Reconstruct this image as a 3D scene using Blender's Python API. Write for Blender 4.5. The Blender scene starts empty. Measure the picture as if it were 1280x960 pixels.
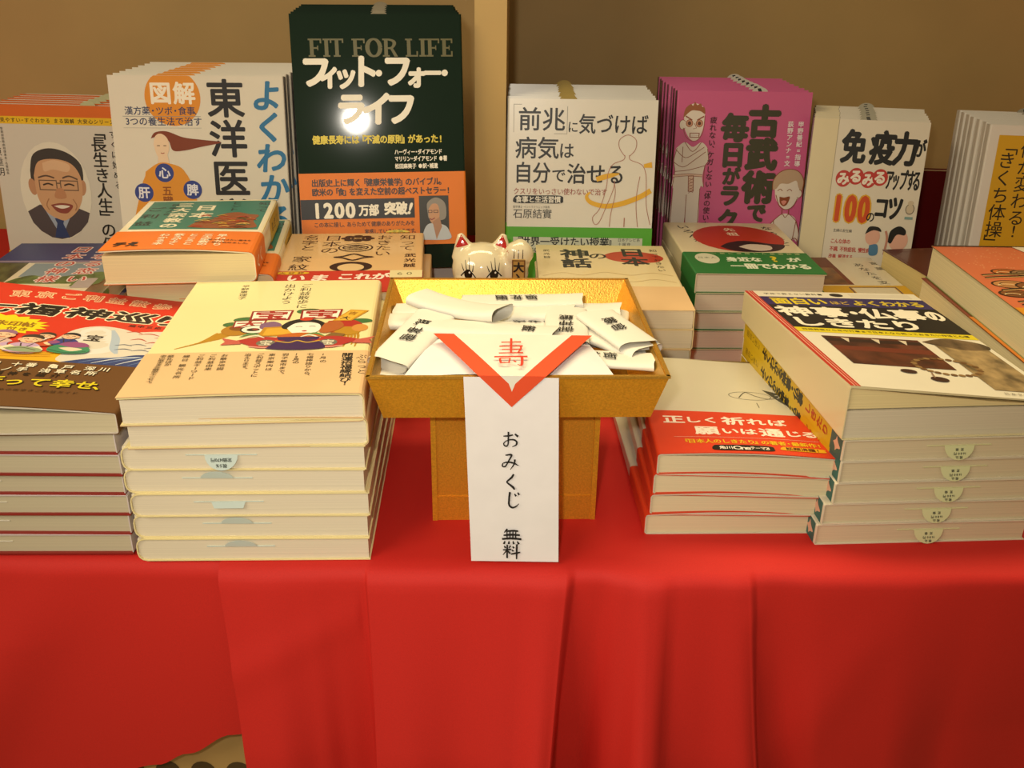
import bpy, bmesh, math, random
from mathutils import Vector, Matrix
random.seed(7)
C = bpy.context.scene.collection
SC = bpy.context.scene
R = math.radians

# ------------------------------------------------------------------ camera, light, exposure
CAM_H = 0.322                                   # lens height above the table top (z = 0 is the table top)
cam = bpy.data.cameras.new('camera'); cam.lens = 33.75; cam.sensor_width = 36; cam.clip_start = .01
co = bpy.data.objects.new('camera', cam); C.objects.link(co)
co.matrix_world = Matrix.Translation((0, 0, CAM_H)) @ Matrix.Rotation(R(65), 4, 'X') @ Matrix.Rotation(R(.8), 4, 'Z')
SC.camera = co
SC.view_settings.view_transform = 'Standard'; SC.view_settings.look = 'None'
SC.view_settings.exposure = 0.15; SC.view_settings.gamma = 1.0; SC.view_settings.use_curve_mapping = False
W = bpy.data.worlds.new('room_light'); SC.world = W; W.use_nodes = True
bg = W.node_tree.nodes['Background']; bg.inputs[0].default_value = (1, .80, .50, 1); bg.inputs[1].default_value = .24
def area(name, loc, rot, sx, sy, watts, col):
    l = bpy.data.lights.new(name, 'AREA'); l.shape = 'RECTANGLE'; l.size = sx; l.size_y = sy; l.energy = watts; l.color = col
    o = bpy.data.objects.new(name, l); C.objects.link(o); o.location = loc; o.rotation_euler = rot
    return o
area('ceiling_tube_light', (-.3, 1.0, 1.9), (R(-14), 0, 0), 2.4, .6, 40, (1, .82, .47))
area('ceiling_tube_light', (-1.35, -.75, 1.35), (R(48), 0, R(-50)), 1.2, .4, 19, (1, .85, .60))
fl = bpy.data.lights.new('camera_flash', 'SPOT'); fl.energy = 7; fl.color = (1, .92, .78); fl.shadow_soft_size = .012; fl.spot_size = R(84); fl.spot_blend = 1
fo = bpy.data.objects.new('camera_flash', fl); C.objects.link(fo); fo.location = (-.035, -.01, .365); fo.rotation_euler = (R(65), 0, R(3))

# ------------------------------------------------------------------ materials
def lin(h):
    h = h.lstrip('#'); v = [int(h[i:i+2], 16) / 255 for i in (0, 2, 4)]
    return tuple(x / 12.92 if x <= .04045 else ((x + .055) / 1.055) ** 2.4 for x in v) + (1,)
MATS = {}
def mat(h, rough=.45, metal=0., kind='print'):
    k = (h, rough, metal, kind)
    if k in MATS: return MATS[k]
    m = bpy.data.materials.new('%s_%s' % (kind, h.strip('#'))); m.use_nodes = True
    nt = m.node_tree; N = nt.nodes; b = N['Principled BSDF']; c = lin(h)
    b.inputs['Base Color'].default_value = c; b.inputs['Roughness'].default_value = rough; b.inputs['Metallic'].default_value = metal
    def node(t, **kw):
        n = N.new(t)
        for a, v in kw.items(): setattr(n, a, v)
        return n
    L = nt.links.new
    tc = node('ShaderNodeTexCoord')
    def noise(scale, detail=3, src='Object', vec=None):
        n = node('ShaderNodeTexNoise'); n.inputs['Scale'].default_value = scale; n.inputs['Detail'].default_value = detail
        if vec:
            mp = node('ShaderNodeMapping'); mp.inputs['Scale'].default_value = vec; L(tc.outputs[src], mp.inputs[0]); L(mp.outputs[0], n.inputs['Vector'])
        else: L(tc.outputs[src], n.inputs['Vector'])
        return n
    def tint(n, lo, hi):
        r = node('ShaderNodeValToRGB'); r.color_ramp.elements[0].position = .3; r.color_ramp.elements[1].position = .7
        r.color_ramp.elements[0].color = tuple(x * lo for x in c[:3]) + (1,); r.color_ramp.elements[1].color = tuple(min(1, x * hi) for x in c[:3]) + (1,)
        L(n.outputs[0], r.inputs[0]); L(r.outputs[0], b.inputs['Base Color'])
    def bump(n, strength, dist):
        u = node('ShaderNodeBump'); u.inputs['Strength'].default_value = strength; u.inputs['Distance'].default_value = dist
        L(n.outputs[0], u.inputs['Height']); L(u.outputs[0], b.inputs['Normal'])
    if kind == 'pages':                         # fine lines of the cut sheets
        n = noise(1, 2, vec=(1.5, 1.5, 1900)); tint(n, .86, 1.06); bump(n, .25, .0003)
    elif kind == 'gold':
        n = noise(900, 2); bump(n, .35, .0006); tint(n, .85, 1.12)
    elif kind == 'cloth':
        n = noise(1, 2, vec=(1800, 1800, 1800)); tint(n, .93, 1.05); bump(n, .12, .0003)
    elif kind == 'wall':
        n = noise(9, 3); tint(n, .95, 1.05)
    elif kind == 'spine':                       # mottled printing on narrow spines
        n = noise(1, 3, vec=(300, 160, 300)); tint(n, .35, 1.35)
    elif kind == 'coat':                        # laminated jackets, slightly wavy film
        n = noise(22, 1); bump(n, .15, .002); b.inputs['Coat Weight'].default_value = .35; b.inputs['Coat Roughness'].default_value = .07
    elif kind == 'gloss':                       # dark high-gloss jacket
        n = noise(22, 1); bump(n, .12, .002); b.inputs['Specular IOR Level'].default_value = .08; b.inputs['Coat Weight'].default_value = .4; b.inputs['Coat Roughness'].default_value = .075
    elif kind == 'paper':
        n = noise(60, 4); tint(n, .97, 1.02); bump(n, .06, .0005)
    elif kind == 'photo':                       # soft blotches of a printed photograph
        n = noise(1, 5, vec=(90, 60, 90)); tint(n, .4, 1.9)
    elif kind == 'glaze':
        n = noise(30, 1); bump(n, .02, .001); b.inputs['Coat Weight'].default_value = 1; b.inputs['Coat Roughness'].default_value = .05
    else:
        n = noise(40, 2); tint(n, .98, 1.02)
    MATS[k] = m
    return m

# ------------------------------------------------------------------ lettering
GL = {}
def glyph(ch):
    """outline of one character from Blender's own font, as triangles in a unit em box"""
    if ch in GL: return GL[ch]
    c = bpy.data.curves.new('glyph', 'FONT'); c.body = ch; c.size = 1; c.resolution_u = 3; c.fill_mode = 'FRONT'
    o = bpy.data.objects.new('glyph', c); C.objects.link(o)
    dg = bpy.context.evaluated_depsgraph_get(); dg.update()
    e = o.evaluated_get(dg); m = e.to_mesh()
    v = [(p.co.x, p.co.y) for p in m.vertices]; f = [tuple(p.vertices) for p in m.polygons]
    e.to_mesh_clear(); bpy.data.objects.remove(o); bpy.data.curves.remove(c)
    if ord(ch) < 128 and v:
        x0 = min(p[0] for p in v); x1 = max(p[0] for p in v); v = [(p[0] - (x0 + x1) / 2, p[1] - .36) for p in v]
        w = (x1 - x0) + .1
    else: v = [(p[0] - .5, p[1] - .37) for p in v]; w = 1
    GL[ch] = (v, f, w); return GL[ch]
VROT = set('ー「」『』()・~…')
WT = {'「': .62, '」': .62, '『': .62, '』': .62, '、': .6, '。': .6, '・': .6, '!': .6, ' ': .5, '!': .6}

def spline(pts, n=6):
    out = []
    P = [pts[0]] + list(pts) + [pts[-1]]
    for i in range(1, len(P) - 2):
        for j in range(n):
            t = j / n
            out.append(tuple(.5 * (2 * b + (c - a) * t + (2 * a - 5 * b + 4 * c - d) * t * t + (3 * b - a - 3 * c + d) * t ** 3)
                             for a, b, c, d in zip(P[i-1], P[i], P[i+1], P[i+2])))
    out.append(tuple(pts[-1])); return out

class MB:
    """collects faces with several materials and links them as ONE mesh object; print is laid on a frame in millimetres, x right, y down"""
    def __init__(s): s.v = []; s.f = []; s.m = []; s.mi = {}; s.lay = 0; s.af = None; s.st = []; s.frame((0, 0, 0), (1, 0, 0), (0, 1, 0))
    def frame(s, o, ex, ey, eps=.000008):
        s.o = Vector(o); s.ex = Vector(ex).normalized(); s.ey = Vector(ey).normalized(); s.n = s.ex.cross(s.ey); s.eps = eps; s.lay = 1; return s
    def slot(s, m):
        if m not in s.mi: s.mi[m] = len(s.mi)
        return s.mi[m]
    def add(s, verts, faces, m):
        b = len(s.v); s.v += [tuple(x) for x in verts]; k = s.slot(m)
        for f in faces: s.f.append([b + i for i in f]); s.m.append(k)
    def W(s, x, y):
        if s.af: x, y = s.af[0] * x + s.af[1], s.af[2] * y + s.af[3]
        return s.o + s.ex * (x / 1000) - s.ey * (y / 1000) + s.n * (s.eps * s.lay)
    def ink(s, col):
        s.lay += 1; s.st.append(len(s.v))
        return col if not isinstance(col, str) else mat(col, .42)
    def P(s, pts, col): m = s.ink(col); s.add([s.W(*p) for p in pts], [range(len(pts))], m)
    def S(s, pts, col): s.P(spline(list(pts) + [pts[0]], 5)[:-1], col)
    def R(s, x0, y0, x1, y1, col, step=14):
        m = s.ink(col); nx = max(1, round((x1 - x0) / step)); ny = max(1, round((y1 - y0) / step))
        vs = [s.W(x0 + (x1 - x0) * i / nx, y0 + (y1 - y0) * j / ny) for j in range(ny + 1) for i in range(nx + 1)]
        s.add(vs, [(j * (nx + 1) + i, (j + 1) * (nx + 1) + i, (j + 1) * (nx + 1) + i + 1, j * (nx + 1) + i + 1) for j in range(ny) for i in range(nx)], m)
    def F(s, x0, y0, x1, y1, w, col):           # frame line
        for a in ((x0, y0, x1, y0 + w), (x0, y1 - w, x1, y1), (x0, y0, x0 + w, y1), (x1 - w, y0, x1, y1)): s.R(*a, col)
    def E(s, cx, cy, rx, ry, col, a0=0, a1=360, rot=0, n=28):
        t = R(rot)
        pts = [(rx * math.cos(R(a0 + (a1 - a0) * i / n)), ry * math.sin(R(a0 + (a1 - a0) * i / n))) for i in range(n + (a1 - a0 < 360))]
        s.P([(cx + x * math.cos(t) - y * math.sin(t), cy + x * math.sin(t) + y * math.cos(t)) for x, y in pts], col)
    def O(s, cx, cy, rx, ry, w, col, a0=0, a1=360): s.L([(cx + rx * math.cos(R(a)), cy + ry * math.sin(R(a))) for a in [a0 + (a1 - a0) * i / 28 for i in range(29)]], w, col, 0)
    def L(s, pts, w, col, sm=5):                # stroke; w is one width or a width per point
        ws = w if isinstance(w, (list, tuple)) else [w] * len(pts)
        q = [(p[0], p[1], k) for p, k in zip(pts, ws)]
        if sm and len(q) > 2: q = spline(q, sm)
        m = s.ink(col); vs = []
        for i, (x, y, k) in enumerate(q):
            a = q[max(0, i - 1)]; b = q[min(len(q) - 1, i + 1)]; dx, dy = b[0] - a[0], b[1] - a[1]; d = math.hypot(dx, dy) or 1
            vs += [s.W(x - dy / d * k / 2, y + dx / d * k / 2), s.W(x + dy / d * k / 2, y - dx / d * k / 2)]
        s.add(vs, [(2 * i, 2 * i + 1, 2 * i + 3, 2 * i + 2) for i in range(len(q) - 1)], m)
    def ch(s, c, cx, cy, w, h, m, rot=0, shear=0, bold=0):
        v, f, _ = glyph(c); t = R(rot); ct, st = math.cos(t), math.sin(t)
        offs = [(0, 0)] if not bold else [(bold, 0), (-bold, 0), (0, bold), (0, -bold), (.7 * bold, .7 * bold), (-.7 * bold, .7 * bold), (.7 * bold, -.7 * bold), (-.7 * bold, -.7 * bold)]
        for ox, oy in offs:
            out = []
            for x, y in v:
                X = (x + shear * y) * w + ox * h; Y = -y * h + oy * h
                out.append(s.W(cx + X * ct - Y * st, cy + X * st + Y * ct))
            s.add(out, f, m); s.lay += .05
    def T(s, text, x0, x1, y, h, col, bold=0, shear=0, wx=1.0, slope=0, arc=0):      # horizontal line fitted between x0 and x1, centred on y
        m = s.ink(col); ws = [WT.get(c, glyph(c)[2] if ord(c) < 128 and c != ' ' else 1) for c in text]; tot = sum(ws); p = (x1 - x0) / tot; x = x0
        for c, w in zip(text, ws):
            cx = x + w * p / 2; x += w * p
            if c == ' ': continue
            u = (cx - x0) / (x1 - x0)
            s.ch(c, cx, y + slope * u - arc * 4 * u * (1 - u), min(h, p * 1.02) * wx if ord(c) > 127 else h * wx, h, m, (math.degrees(math.atan2(slope - arc * 4 * (1 - 2 * u), x1 - x0)) if arc or slope else 0), shear, bold)
    def V(s, text, x, y0, y1, h, col, bold=0, wx=None, shear=0, dx=0):               # vertical column
        m = s.ink(col); ws = [WT.get(c, 1) for c in text]; p = (y1 - y0) / sum(ws); y = y0
        for c, w in zip(text, ws):
            cy = y + w * p / 2; y += w * p
            if c == ' ': continue
            xx = x + dx * (cy - y0) / (y1 - y0)
            if c in '、。': s.ch(c, xx + h * .55, cy - h * .55, h, h, m, 0, 0, bold)
            else: s.ch(c, xx, cy, wx or h, min(h, p * 1.05), m, 90 if c in VROT else 0, shear, bold)
    def box(s, x0, y0, z0, x1, y1, z1, m):
        s.add([(x, y, z) for z in (z0, z1) for y in (y0, y1) for x in (x0, x1)],
              [(0, 2, 3, 1), (4, 5, 7, 6), (0, 1, 5, 4), (2, 6, 7, 3), (0, 4, 6, 2), (1, 3, 7, 5)], m)
    def grid(s, rows, m, closed=False):
        n = len(rows[0]); vs = [p for r in rows for p in r]
        s.add(vs, [(j * n + i, j * n + (i + 1) % n, (j + 1) * n + (i + 1) % n, (j + 1) * n + i) for j in range(len(rows) - 1) for i in range(n if closed else n - 1)], m)
    def build(s, name, parent=None, deform=None, smooth=False, loc=None, weld=0):
        me = bpy.data.meshes.new(name)
        v = s.v
        me.from_pydata(v, [], [list(f) for f in s.f]); me.update()
        for m in s.mi: me.materials.append(m)
        me.polygons.foreach_set('material_index', s.m)
        if deform:
            me.clear_geometry(); me.from_pydata(s.v, [], [list(f) for f in s.f]); me.update(); me.polygons.foreach_set('material_index', s.m)
            bm = bmesh.new(); bm.from_mesh(me)
            for it in range(6):                  # fine enough to follow the bend of the cover
                big = [e for e in bm.edges if e.calc_length() > .0052]
                if not big: break
                fs = list({f for e in big for f in e.link_faces if len(f.verts) > 4})
                if fs: bmesh.ops.triangulate(bm, faces=fs)
                big = [e for e in bm.edges if e.calc_length() > .0052]
                bmesh.ops.subdivide_edges(bm, edges=big, cuts=1)
            big = [f for f in bm.faces if len(f.verts) > 4]
            if big: bmesh.ops.triangulate(bm, faces=big)
            for v_ in bm.verts: v_.co = deform(*v_.co)
            bm.to_mesh(me); bm.free()
        if weld:
            bm = bmesh.new(); bm.from_mesh(me); bmesh.ops.remove_doubles(bm, verts=bm.verts, dist=weld); bmesh.ops.recalc_face_normals(bm, faces=bm.faces); bm.to_mesh(me); bm.free()
        if smooth: me.polygons.foreach_set('use_smooth', [True] * len(me.polygons))
        o = bpy.data.objects.new(name, me); C.objects.link(o); o.parent = parent
        if loc: o.location = loc
        return o

def tag(o, label=None, cat=None, group=None, kind=None):
    for k, v in (('label', label), ('category', cat), ('group', group), ('kind', kind)):
        if v: o[k] = v
    return o
def thing(name, label, cat, loc=(0, 0, 0), rot=(0, 0, 0), group=None):
    o = bpy.data.objects.new(name, None); C.objects.link(o); o.location = loc; o.rotation_euler = rot; o.empty_display_size = .02
    return tag(o, label, cat, group)
def dup(root, loc, rot, label, group=None):
    r = root.copy(); C.objects.link(r); r.location = loc; r.rotation_euler = rot; r['label'] = label
    if group: r['group'] = group
    for ch in list(root.children):
        c = ch.copy(); C.objects.link(c); c.parent = r
        for g in ch.children:
            d = g.copy(); C.objects.link(d); d.parent = c
    return r
ORD = ['front', 'second', 'third', 'fourth', 'fifth', 'sixth', 'seventh', 'eighth', 'ninth', 'tenth']

# ------------------------------------------------------------------ shelf, table, cloth
wallm = mat('#b0925a', .6, 0, 'wall'); panelm = mat('#c7a561', .5, 0, 'wall')
fl_ = MB(); fl_.box(-2, -1.4, -.74, 2, 1.6, -.70, mat('#a08c6c', .6, 0, 'wall')); tag(fl_.build('floor'), kind='structure')
shelf = thing('bookshelf', 'beige bookcase with upright divider behind the standing books', 'bookshelf', (0, 1.13, -.70))
b = MB(); b.box(-1.1, 0, 0, 1.1, .02, 1.35, wallm); b.build('back_panel', shelf)
b = MB(); b.box(-.0355, -.275, .70, -.0085, 0, 1.32, panelm); b.build('upright', shelf)
b = MB(); b.box(-1.1, -.30, 1.32, 1.1, 0, 1.35, panelm); b.build('unseen_shade_board', shelf)  # unseen upper board, added to keep the back panel in shade
for s in (-1.1, 1.08):
    b = MB(); b.box(s, -.275, 0, s + .02, 0, 1.35, panelm); b.build('side_panel', shelf)

table = thing('display_table', 'display table under red cloth with a dotted beige front panel', 'table', (0, .47, -.70))
b = MB(); b.box(-.9, -.010, .676, .9, .645, .695, panelm); b.build('tabletop', table)
b = MB(); b.box(-.9, -.004, .02, .9, .012, .678, mat('#b8975c', .6, 0, 'wall'))
b.frame((-.9, -.0042, .678), (1, 0, 0), (0, 0, 1)); b.n = Vector((0, -1, 0))
dk = mat('#4c3a1a', .7)
for j in range(8):
    for i in range(40): b.E(420 + i * 23.3 + (j % 2) * 0, 158 + j * 24, 8, 8, dk, n=16); b.lay = 1
b.build('front_panel', table)
for x in (-.88, .86):
    for y in (0.02, .60): b = MB(); b.box(x, y, 0, x + .03, y + .03, .678, panelm); b.build('leg', table)

def interp(pts, x):
    if x <= pts[0][0]: return pts[0][1]
    for (a, p), (c, q) in zip(pts, pts[1:]):
        if x <= c: t = (x - a) / (c - a); t = t * t * (3 - 2 * t); return p + (q - p) * t
    return pts[-1][1]
RED = mat('#c41a10', .75, 0, 'cloth')
EDGE = .447                                     # front edge of the cloth-covered table
SMAX = .014 + .0062 * 59 - .009 * math.pi / 2
def cloth(name, label, xs, fold, hem, base, top_back, wr, swing=None):
    mb = MB(); rr = .009; rows = []
    def pt(x, s):                               # s: distance along the cloth from the back edge over the front edge and down
        if s <= 0: return (x, EDGE + rr - s, wr(x, EDGE + rr - s) * (0 if s < -.25 else 1))
        q = rr * math.pi / 2
        if s < q: a = s / rr; y, z = EDGE + rr - rr * math.sin(a), rr * math.cos(a) - rr; k = s / q * .25
        else: y, z = EDGE, -rr - (s - q); k = min(1, .25 + (s - q) / .12 * .75)
        h = hem(x)
        if s >= q: z = -rr - (s - q) * (-h - rr) / SMAX
        d = -z
        y -= fold(x, d) * k + base
        return ((x + (swing(x, d) if swing else 0)), y, z)
    ss = [-.65, -.45, -.3, -.2, -.15, -.12, -.1, -.08, -.06, -.045, -.03, -.02, -.01, 0] + [rr * math.pi / 2 * t for t in (.25, .5, .75, 1)] + [.014 + .0062 * i for i in range(1, 60)]
    if not top_back: ss = [s for s in ss if s > -.16]
    for s in ss: rows.append([pt(x, s) for x in xs])
    mb.grid(rows, RED)
    o = mb.build(name, smooth=True)
    return tag(o, label, 'cloth')
F1 = [(-.20, .0), (-.168, .008), (-.14, .009), (-.115, .005), (-.10, .002), (-.0845, .0005), (-.0815, .0002), (-.0795, .0105), (-.06, .011), (-.03, .009), (.005, .0125), (.024, .0165), (.032, .0150), (.038, -.003), (.052, -.003), (.066, .008), (.078, .0165), (.085, .0155), (.094, .0075), (.112, .0065), (.1285, .0095), (.134, .0075), (.139, -.002), (.15, -.003), (.175, .002), (.22, .001), (.27, -.006), (.33, -.009), (.42, -.010), (.6, -.012)]
def fold1(x, d):
    xx = x
    f = interp(F1, xx) * 1.7 * (.6 + 5 * min(d, .2))
    f += .0035 * math.exp(-((x - .20 + .6 * (d - .05)) / .02) ** 2) * min(1, d / .05) + .003 * math.exp(-(((x + .115) * .5 + (d - .045)) / .012) ** 2) * (1 if -.17 < x < -.085 else 0)
    f += .004 * math.exp(-((x - .137) / .006) ** 2 - ((d - .025) / .012) ** 2)
    return f
SWING = [(-.1635, .055), (-.08, .02), (.0, -.02), (.035, -.06), (.085, .0), (.137, .12), (.3, .05), (.6, 0)]
def xs_of(a, bb, n, extra=()):
    return sorted([a + (bb - a) * i / n for i in range(n + 1)] + list(extra))
ext = [c + k * .0006 for c in (-.0805, .035, .1365) for k in range(-7, 8)]
wr1 = lambda x, y: .0012 * (math.sin(x * 55 + y * 20) * .5 + .5)
cloth('tablecloth', 'wide red tablecloth with deep vertical folds under the gold tray and stacks', xs_of(-.1635, .95, 330, ext), fold1, lambda x: -.36, .0052, True, lambda x, y: .0, lambda x, d: d * interp(SWING, x))
def fold0(x, d): return (.010 * math.exp(-((x + .30 + .6 * (d - .07)) / .03) ** 2) + .003 * math.sin(x * 30) * .5 + .0035 * math.exp(-((x + .43) / .04) ** 2)) * (.4 + 3 * d)
HEM = [(-.9, -.155), (-.45, -.155), (-.34, -.154), (-.30, -.160), (-.25, -.163), (-.22, -.155), (-.2, -.1445), (-.17, -.1275), (-.14, -.119)]
cloth('tablecloth', 'red cloth hanging at left with its hem showing the dotted panel below', xs_of(-.95, -.12, 220), fold0, lambda x: interp(HEM, x), .0008, True, lambda x, y: -.0005)

# ------------------------------------------------------------------ books
def c_profile(w, z0, z1, th, spine, nx=7, r=.0015):
    """jacket section in x,z: fore edge, round the spine, back to the fore edge; outer line then inner line"""
    def line(o):
        rr = max(r - o, .0003); a = w / 2 - o; pts = []
        xs = [w / 2 - .0003 - (w - .0003 - r) * i / nx for i in range(nx + 1)]
        pts += [(x, z0 + o) for x in xs]
        pts += [(-a + rr - rr * math.sin(R(t)), z0 + o + rr - rr * math.cos(R(t))) for t in (30, 60, 90)]
        pts += [(-a + rr - rr * math.cos(R(t)), z1 - o - rr + rr * math.sin(R(t))) for t in (0, 30, 60)]
        pts += [(x, z1 - o) for x in reversed(xs)]
        return pts
    loop = line(0) + line(th)[::-1]
    return [(-x, z) for x, z in loop] if spine == 'R' else loop
def jacket(mb, w, y0, y1, z0, z1, th, spine, m, ny=6, r=.0015):
    pr = c_profile(w, z0, z1, th, spine, r=r)
    rows = [[(x, y0 + (y1 - y0) * j / ny, z) for x, z in pr] for j in range(ny + 1)]
    mb.grid(rows, m, closed=True)
    n = len(pr) // 2
    for rw in (rows[0], rows[-1]):
        mb.add(rw, [(i, i + 1, 2 * n - 2 - i, 2 * n - 1 - i) for i in range(n - 1)], m)
def book(label, w, l, t, cover, art=None, spine='L', band=None, pages='#d9cdb4', corners=None, slip=None, spine_art=None, group=None,
         loc=(0, 0, 0), rot=(0, 0, 0), spine_mat=None, overhang=.0008, curl=0, rnd=.0015, name='paperback_book', cat='book', top_tab=None, gloss='coat', rough=.3, inner='#d9cdb4'):
    root = thing(name, label, cat, loc, rot, group)
    cs = corners or (0, 0, 0, 0)                # jacket lift at near-left, near-right, far-right, far-left
    def df(x, y, z):
        u = x / w + .5; v = y / l; k = max(0, min(1, z / t))
        d = (cs[0] * (1 - u) + cs[1] * u) * (1 - v) + (cs[3] * (1 - u) + cs[2] * u) * v
        return x, y, z + k * k * (d + curl * math.sin(math.pi * u) * (1 - v) ** 3)
    cm = cover if not isinstance(cover, str) else mat(cover, rough, 0, gloss)
    pg = MB(); i = .0012; sx = (-1 if spine == 'L' else 1)
    xa, xb = (-w / 2 + .001, w / 2 - i) if spine == 'L' else (-w / 2 + i, w / 2 - .001)
    pm = mat(pages, .8, 0, 'pages'); th = .0006
    # page block with a gently rounded back
    n = 7; sec = []
    zs = [th + (t - 2 * th) * k / n for k in range(n + 1)]
    for k, z in enumerate(zs):
        b = .0009 * math.sin(math.pi * k / n) ; sec.append((xa - (b if spine == 'L' else 0) * .3, xb + (b if spine == 'R' else 0) * .3, z))
    lo = i + overhang * 0; rows = [[(a, lo, z) for a, b_, z in sec] + [(b_, lo, z) for a, b_, z in reversed(sec)], [(a, l - i, z) for a, b_, z in sec] + [(b_, l - i, z) for a, b_, z in reversed(sec)]]
    pg.grid(rows, pm, closed=True)
    q = 2 * (n + 1)
    for rw in rows: pg.add(rw, [(k, k + 1, q - 2 - k, q - 1 - k) for k in range(n)], pm)
    def dfp(x, y, z):
        q_ = df(x, y, z); k_ = max(0, min(1, z / t)); return x, y, min(z, q_[2]) - .0006 * k_ * k_
    pg.build('page_block', root, dfp if corners and min(corners) < 0 else None, weld=1e-6)
    cv = MB(); jacket(cv, w, 0, l, 0, t, th, spine, cm, r=rnd)
    if spine_mat:                                # printed spine
        sxx = sx * (w / 2 + .00008)
        cv.add([(sxx, 0.0005, rnd * .6), (sxx, l - .0005, rnd * .6), (sxx, l - .0005, t - rnd * .6), (sxx, .0005, t - rnd * .6)], [(0, 1, 2, 3)], spine_mat)
    cv.frame((-w / 2, l, t + .00005), (1, 0, 0), (0, 1, 0))
    if art: art(cv)
    if spine_art:
        if spine == 'L': cv.frame((-w / 2 - .00005, l, 0), (0, 0, 1), (0, 1, 0))
        else: cv.frame((w / 2 + .00005, l, t), (0, 0, -1), (0, 1, 0))
        spine_art(cv)
    cv.build('cover', root, df if (corners or curl) else None)
    if band:                                     # paper band: (height from the foot, material, art)
        hgt, bc, bart = band[:3]
        bd = MB(); jacket(bd, w + .0009, band[4] if len(band) > 4 else -.0001, hgt, -.0004, t + .0006, .0004, spine, mat(bc, .5, 0, 'print'), ny=4, r=rnd)
        bd.frame((-w / 2, hgt, t + .0007), (1, 0, 0), (0, 1, 0))
        if bart: bart(bd)
        if len(band) > 3 and band[3]:
            if spine == 'L': bd.frame((-w / 2 - .0006, hgt, 0), (0, 0, 1), (0, 1, 0))
            else: bd.frame((w / 2 + .0006, hgt, t), (0, 0, -1), (0, 1, 0))
            band[3](bd)
        bd.build('paper_band', root, df if (corners or curl) else None)
    if slip:                                     # sales slip tab sticking out of the near edge: (x mm from left, colour, style, text)
        order_slip(root, -w / 2 + slip[0] / 1000, i, t * .62, slip[1], slip[2], slip[3] if len(slip) > 3 else ())
    if top_tab: head_tab(root, -w / 2 + top_tab[0] / 1000, l, t / 2, top_tab[1], top_tab[2] if len(top_tab) > 2 else None)
    return root
def order_slip(root, x, y, z, col, style, text):
    """half round slip tab folded out of the page block, with the strip of paper still between the pages"""
    m = mat(col, .6, 0, 'paper'); b = MB()
    r = .0088
    if style == 'down': arc = [(r * math.cos(R(a)), -r * .95 * math.sin(R(a))) for a in range(0, 181, 15)]
    elif style == 'up': arc = [(r * math.cos(R(a)), r * .55 * math.sin(R(a))) for a in range(0, 181, 15)]
    else: arc = [(r * 1.05, 0), (r * .9, -.0035), (-r * .9, -.0035), (-r * 1.05, 0)]
    tilt = .25
    vs = [(x + p, y - .0006 - abs(q) * tilt, z + q) for p, q in arc]
    vb = [(a, c - .0002, d) for a, c, d in vs]
    n = len(vs)
    b.add(vs + vb, [list(range(n)), list(range(2 * n - 1, n - 1, -1))] + [(k, (k + 1) % n, n + (k + 1) % n, n + k) for k in range(n)], m)
    b.box(x - .019, y - .0005, z - .0002, x + .019, y + .004, z + .0002, m)
    if text and style == 'down':                  # printed upside down as it hangs
        b.frame((x, y - .0011, z - .0002), (-1, 0, 0), (0, -.25, -1)); b.n = Vector((0, -1, 0))
        for k, (tx, yy, hh, hw) in enumerate(text): b.T(tx, -hw, hw, -yy, hh, '#3a4038', .02)
    b.build('order_slip', root)
def head_tab(root, x, l, z, col, mark=None):
    b = MB(); m = mat(col, .6, 0, 'paper'); r = .008
    arc = [(r * math.cos(R(a)), r * .75 * math.sin(R(a))) for a in range(0, 181, 15)]
    vs = [(x + p, l - .002 + q, z) for p, q in arc]; vb = [(a, c, d - .0003) for a, c, d in vs]; n = len(vs)
    b.add(vs + vb, [list(range(n)), list(range(2 * n - 1, n - 1, -1))] + [(k, (k + 1) % n, n + (k + 1) % n, n + k) for k in range(n)], m)
    if mark:
        b.frame((x, l - .002, z + .0001), (1, 0, 0), (0, 1, 0))
        b.P([(-2.5, -4.6), (.4, -5), (2.4, -1), (-1.2, -1.2)], mark)
    b.build('order_slip', root)

def row(first, n, dy, what, dx=0, jit=.0008, dz=0.0):
    """copies standing behind the front copy, leaning the same way"""
    yaw = first.rotation_euler.z; lx, ly, lz = first.location
    for k in range(1, n + 1):
        d = dy * k
        dup(first, (lx - math.sin(yaw) * d + dx * k + random.uniform(-jit, jit), ly + math.cos(yaw) * d, lz + dz * k),
            (first.rotation_euler.x, 0, yaw + R(random.uniform(-.2, .2))), '%s, %s from the front of its leaning row' % (what, ORD[k] if k < n else 'last'))
def standing(X, Y, Z, lean, yaw): return dict(loc=(X, Y, Z), rot=(R(90 - lean), 0, R(yaw)))

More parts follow.
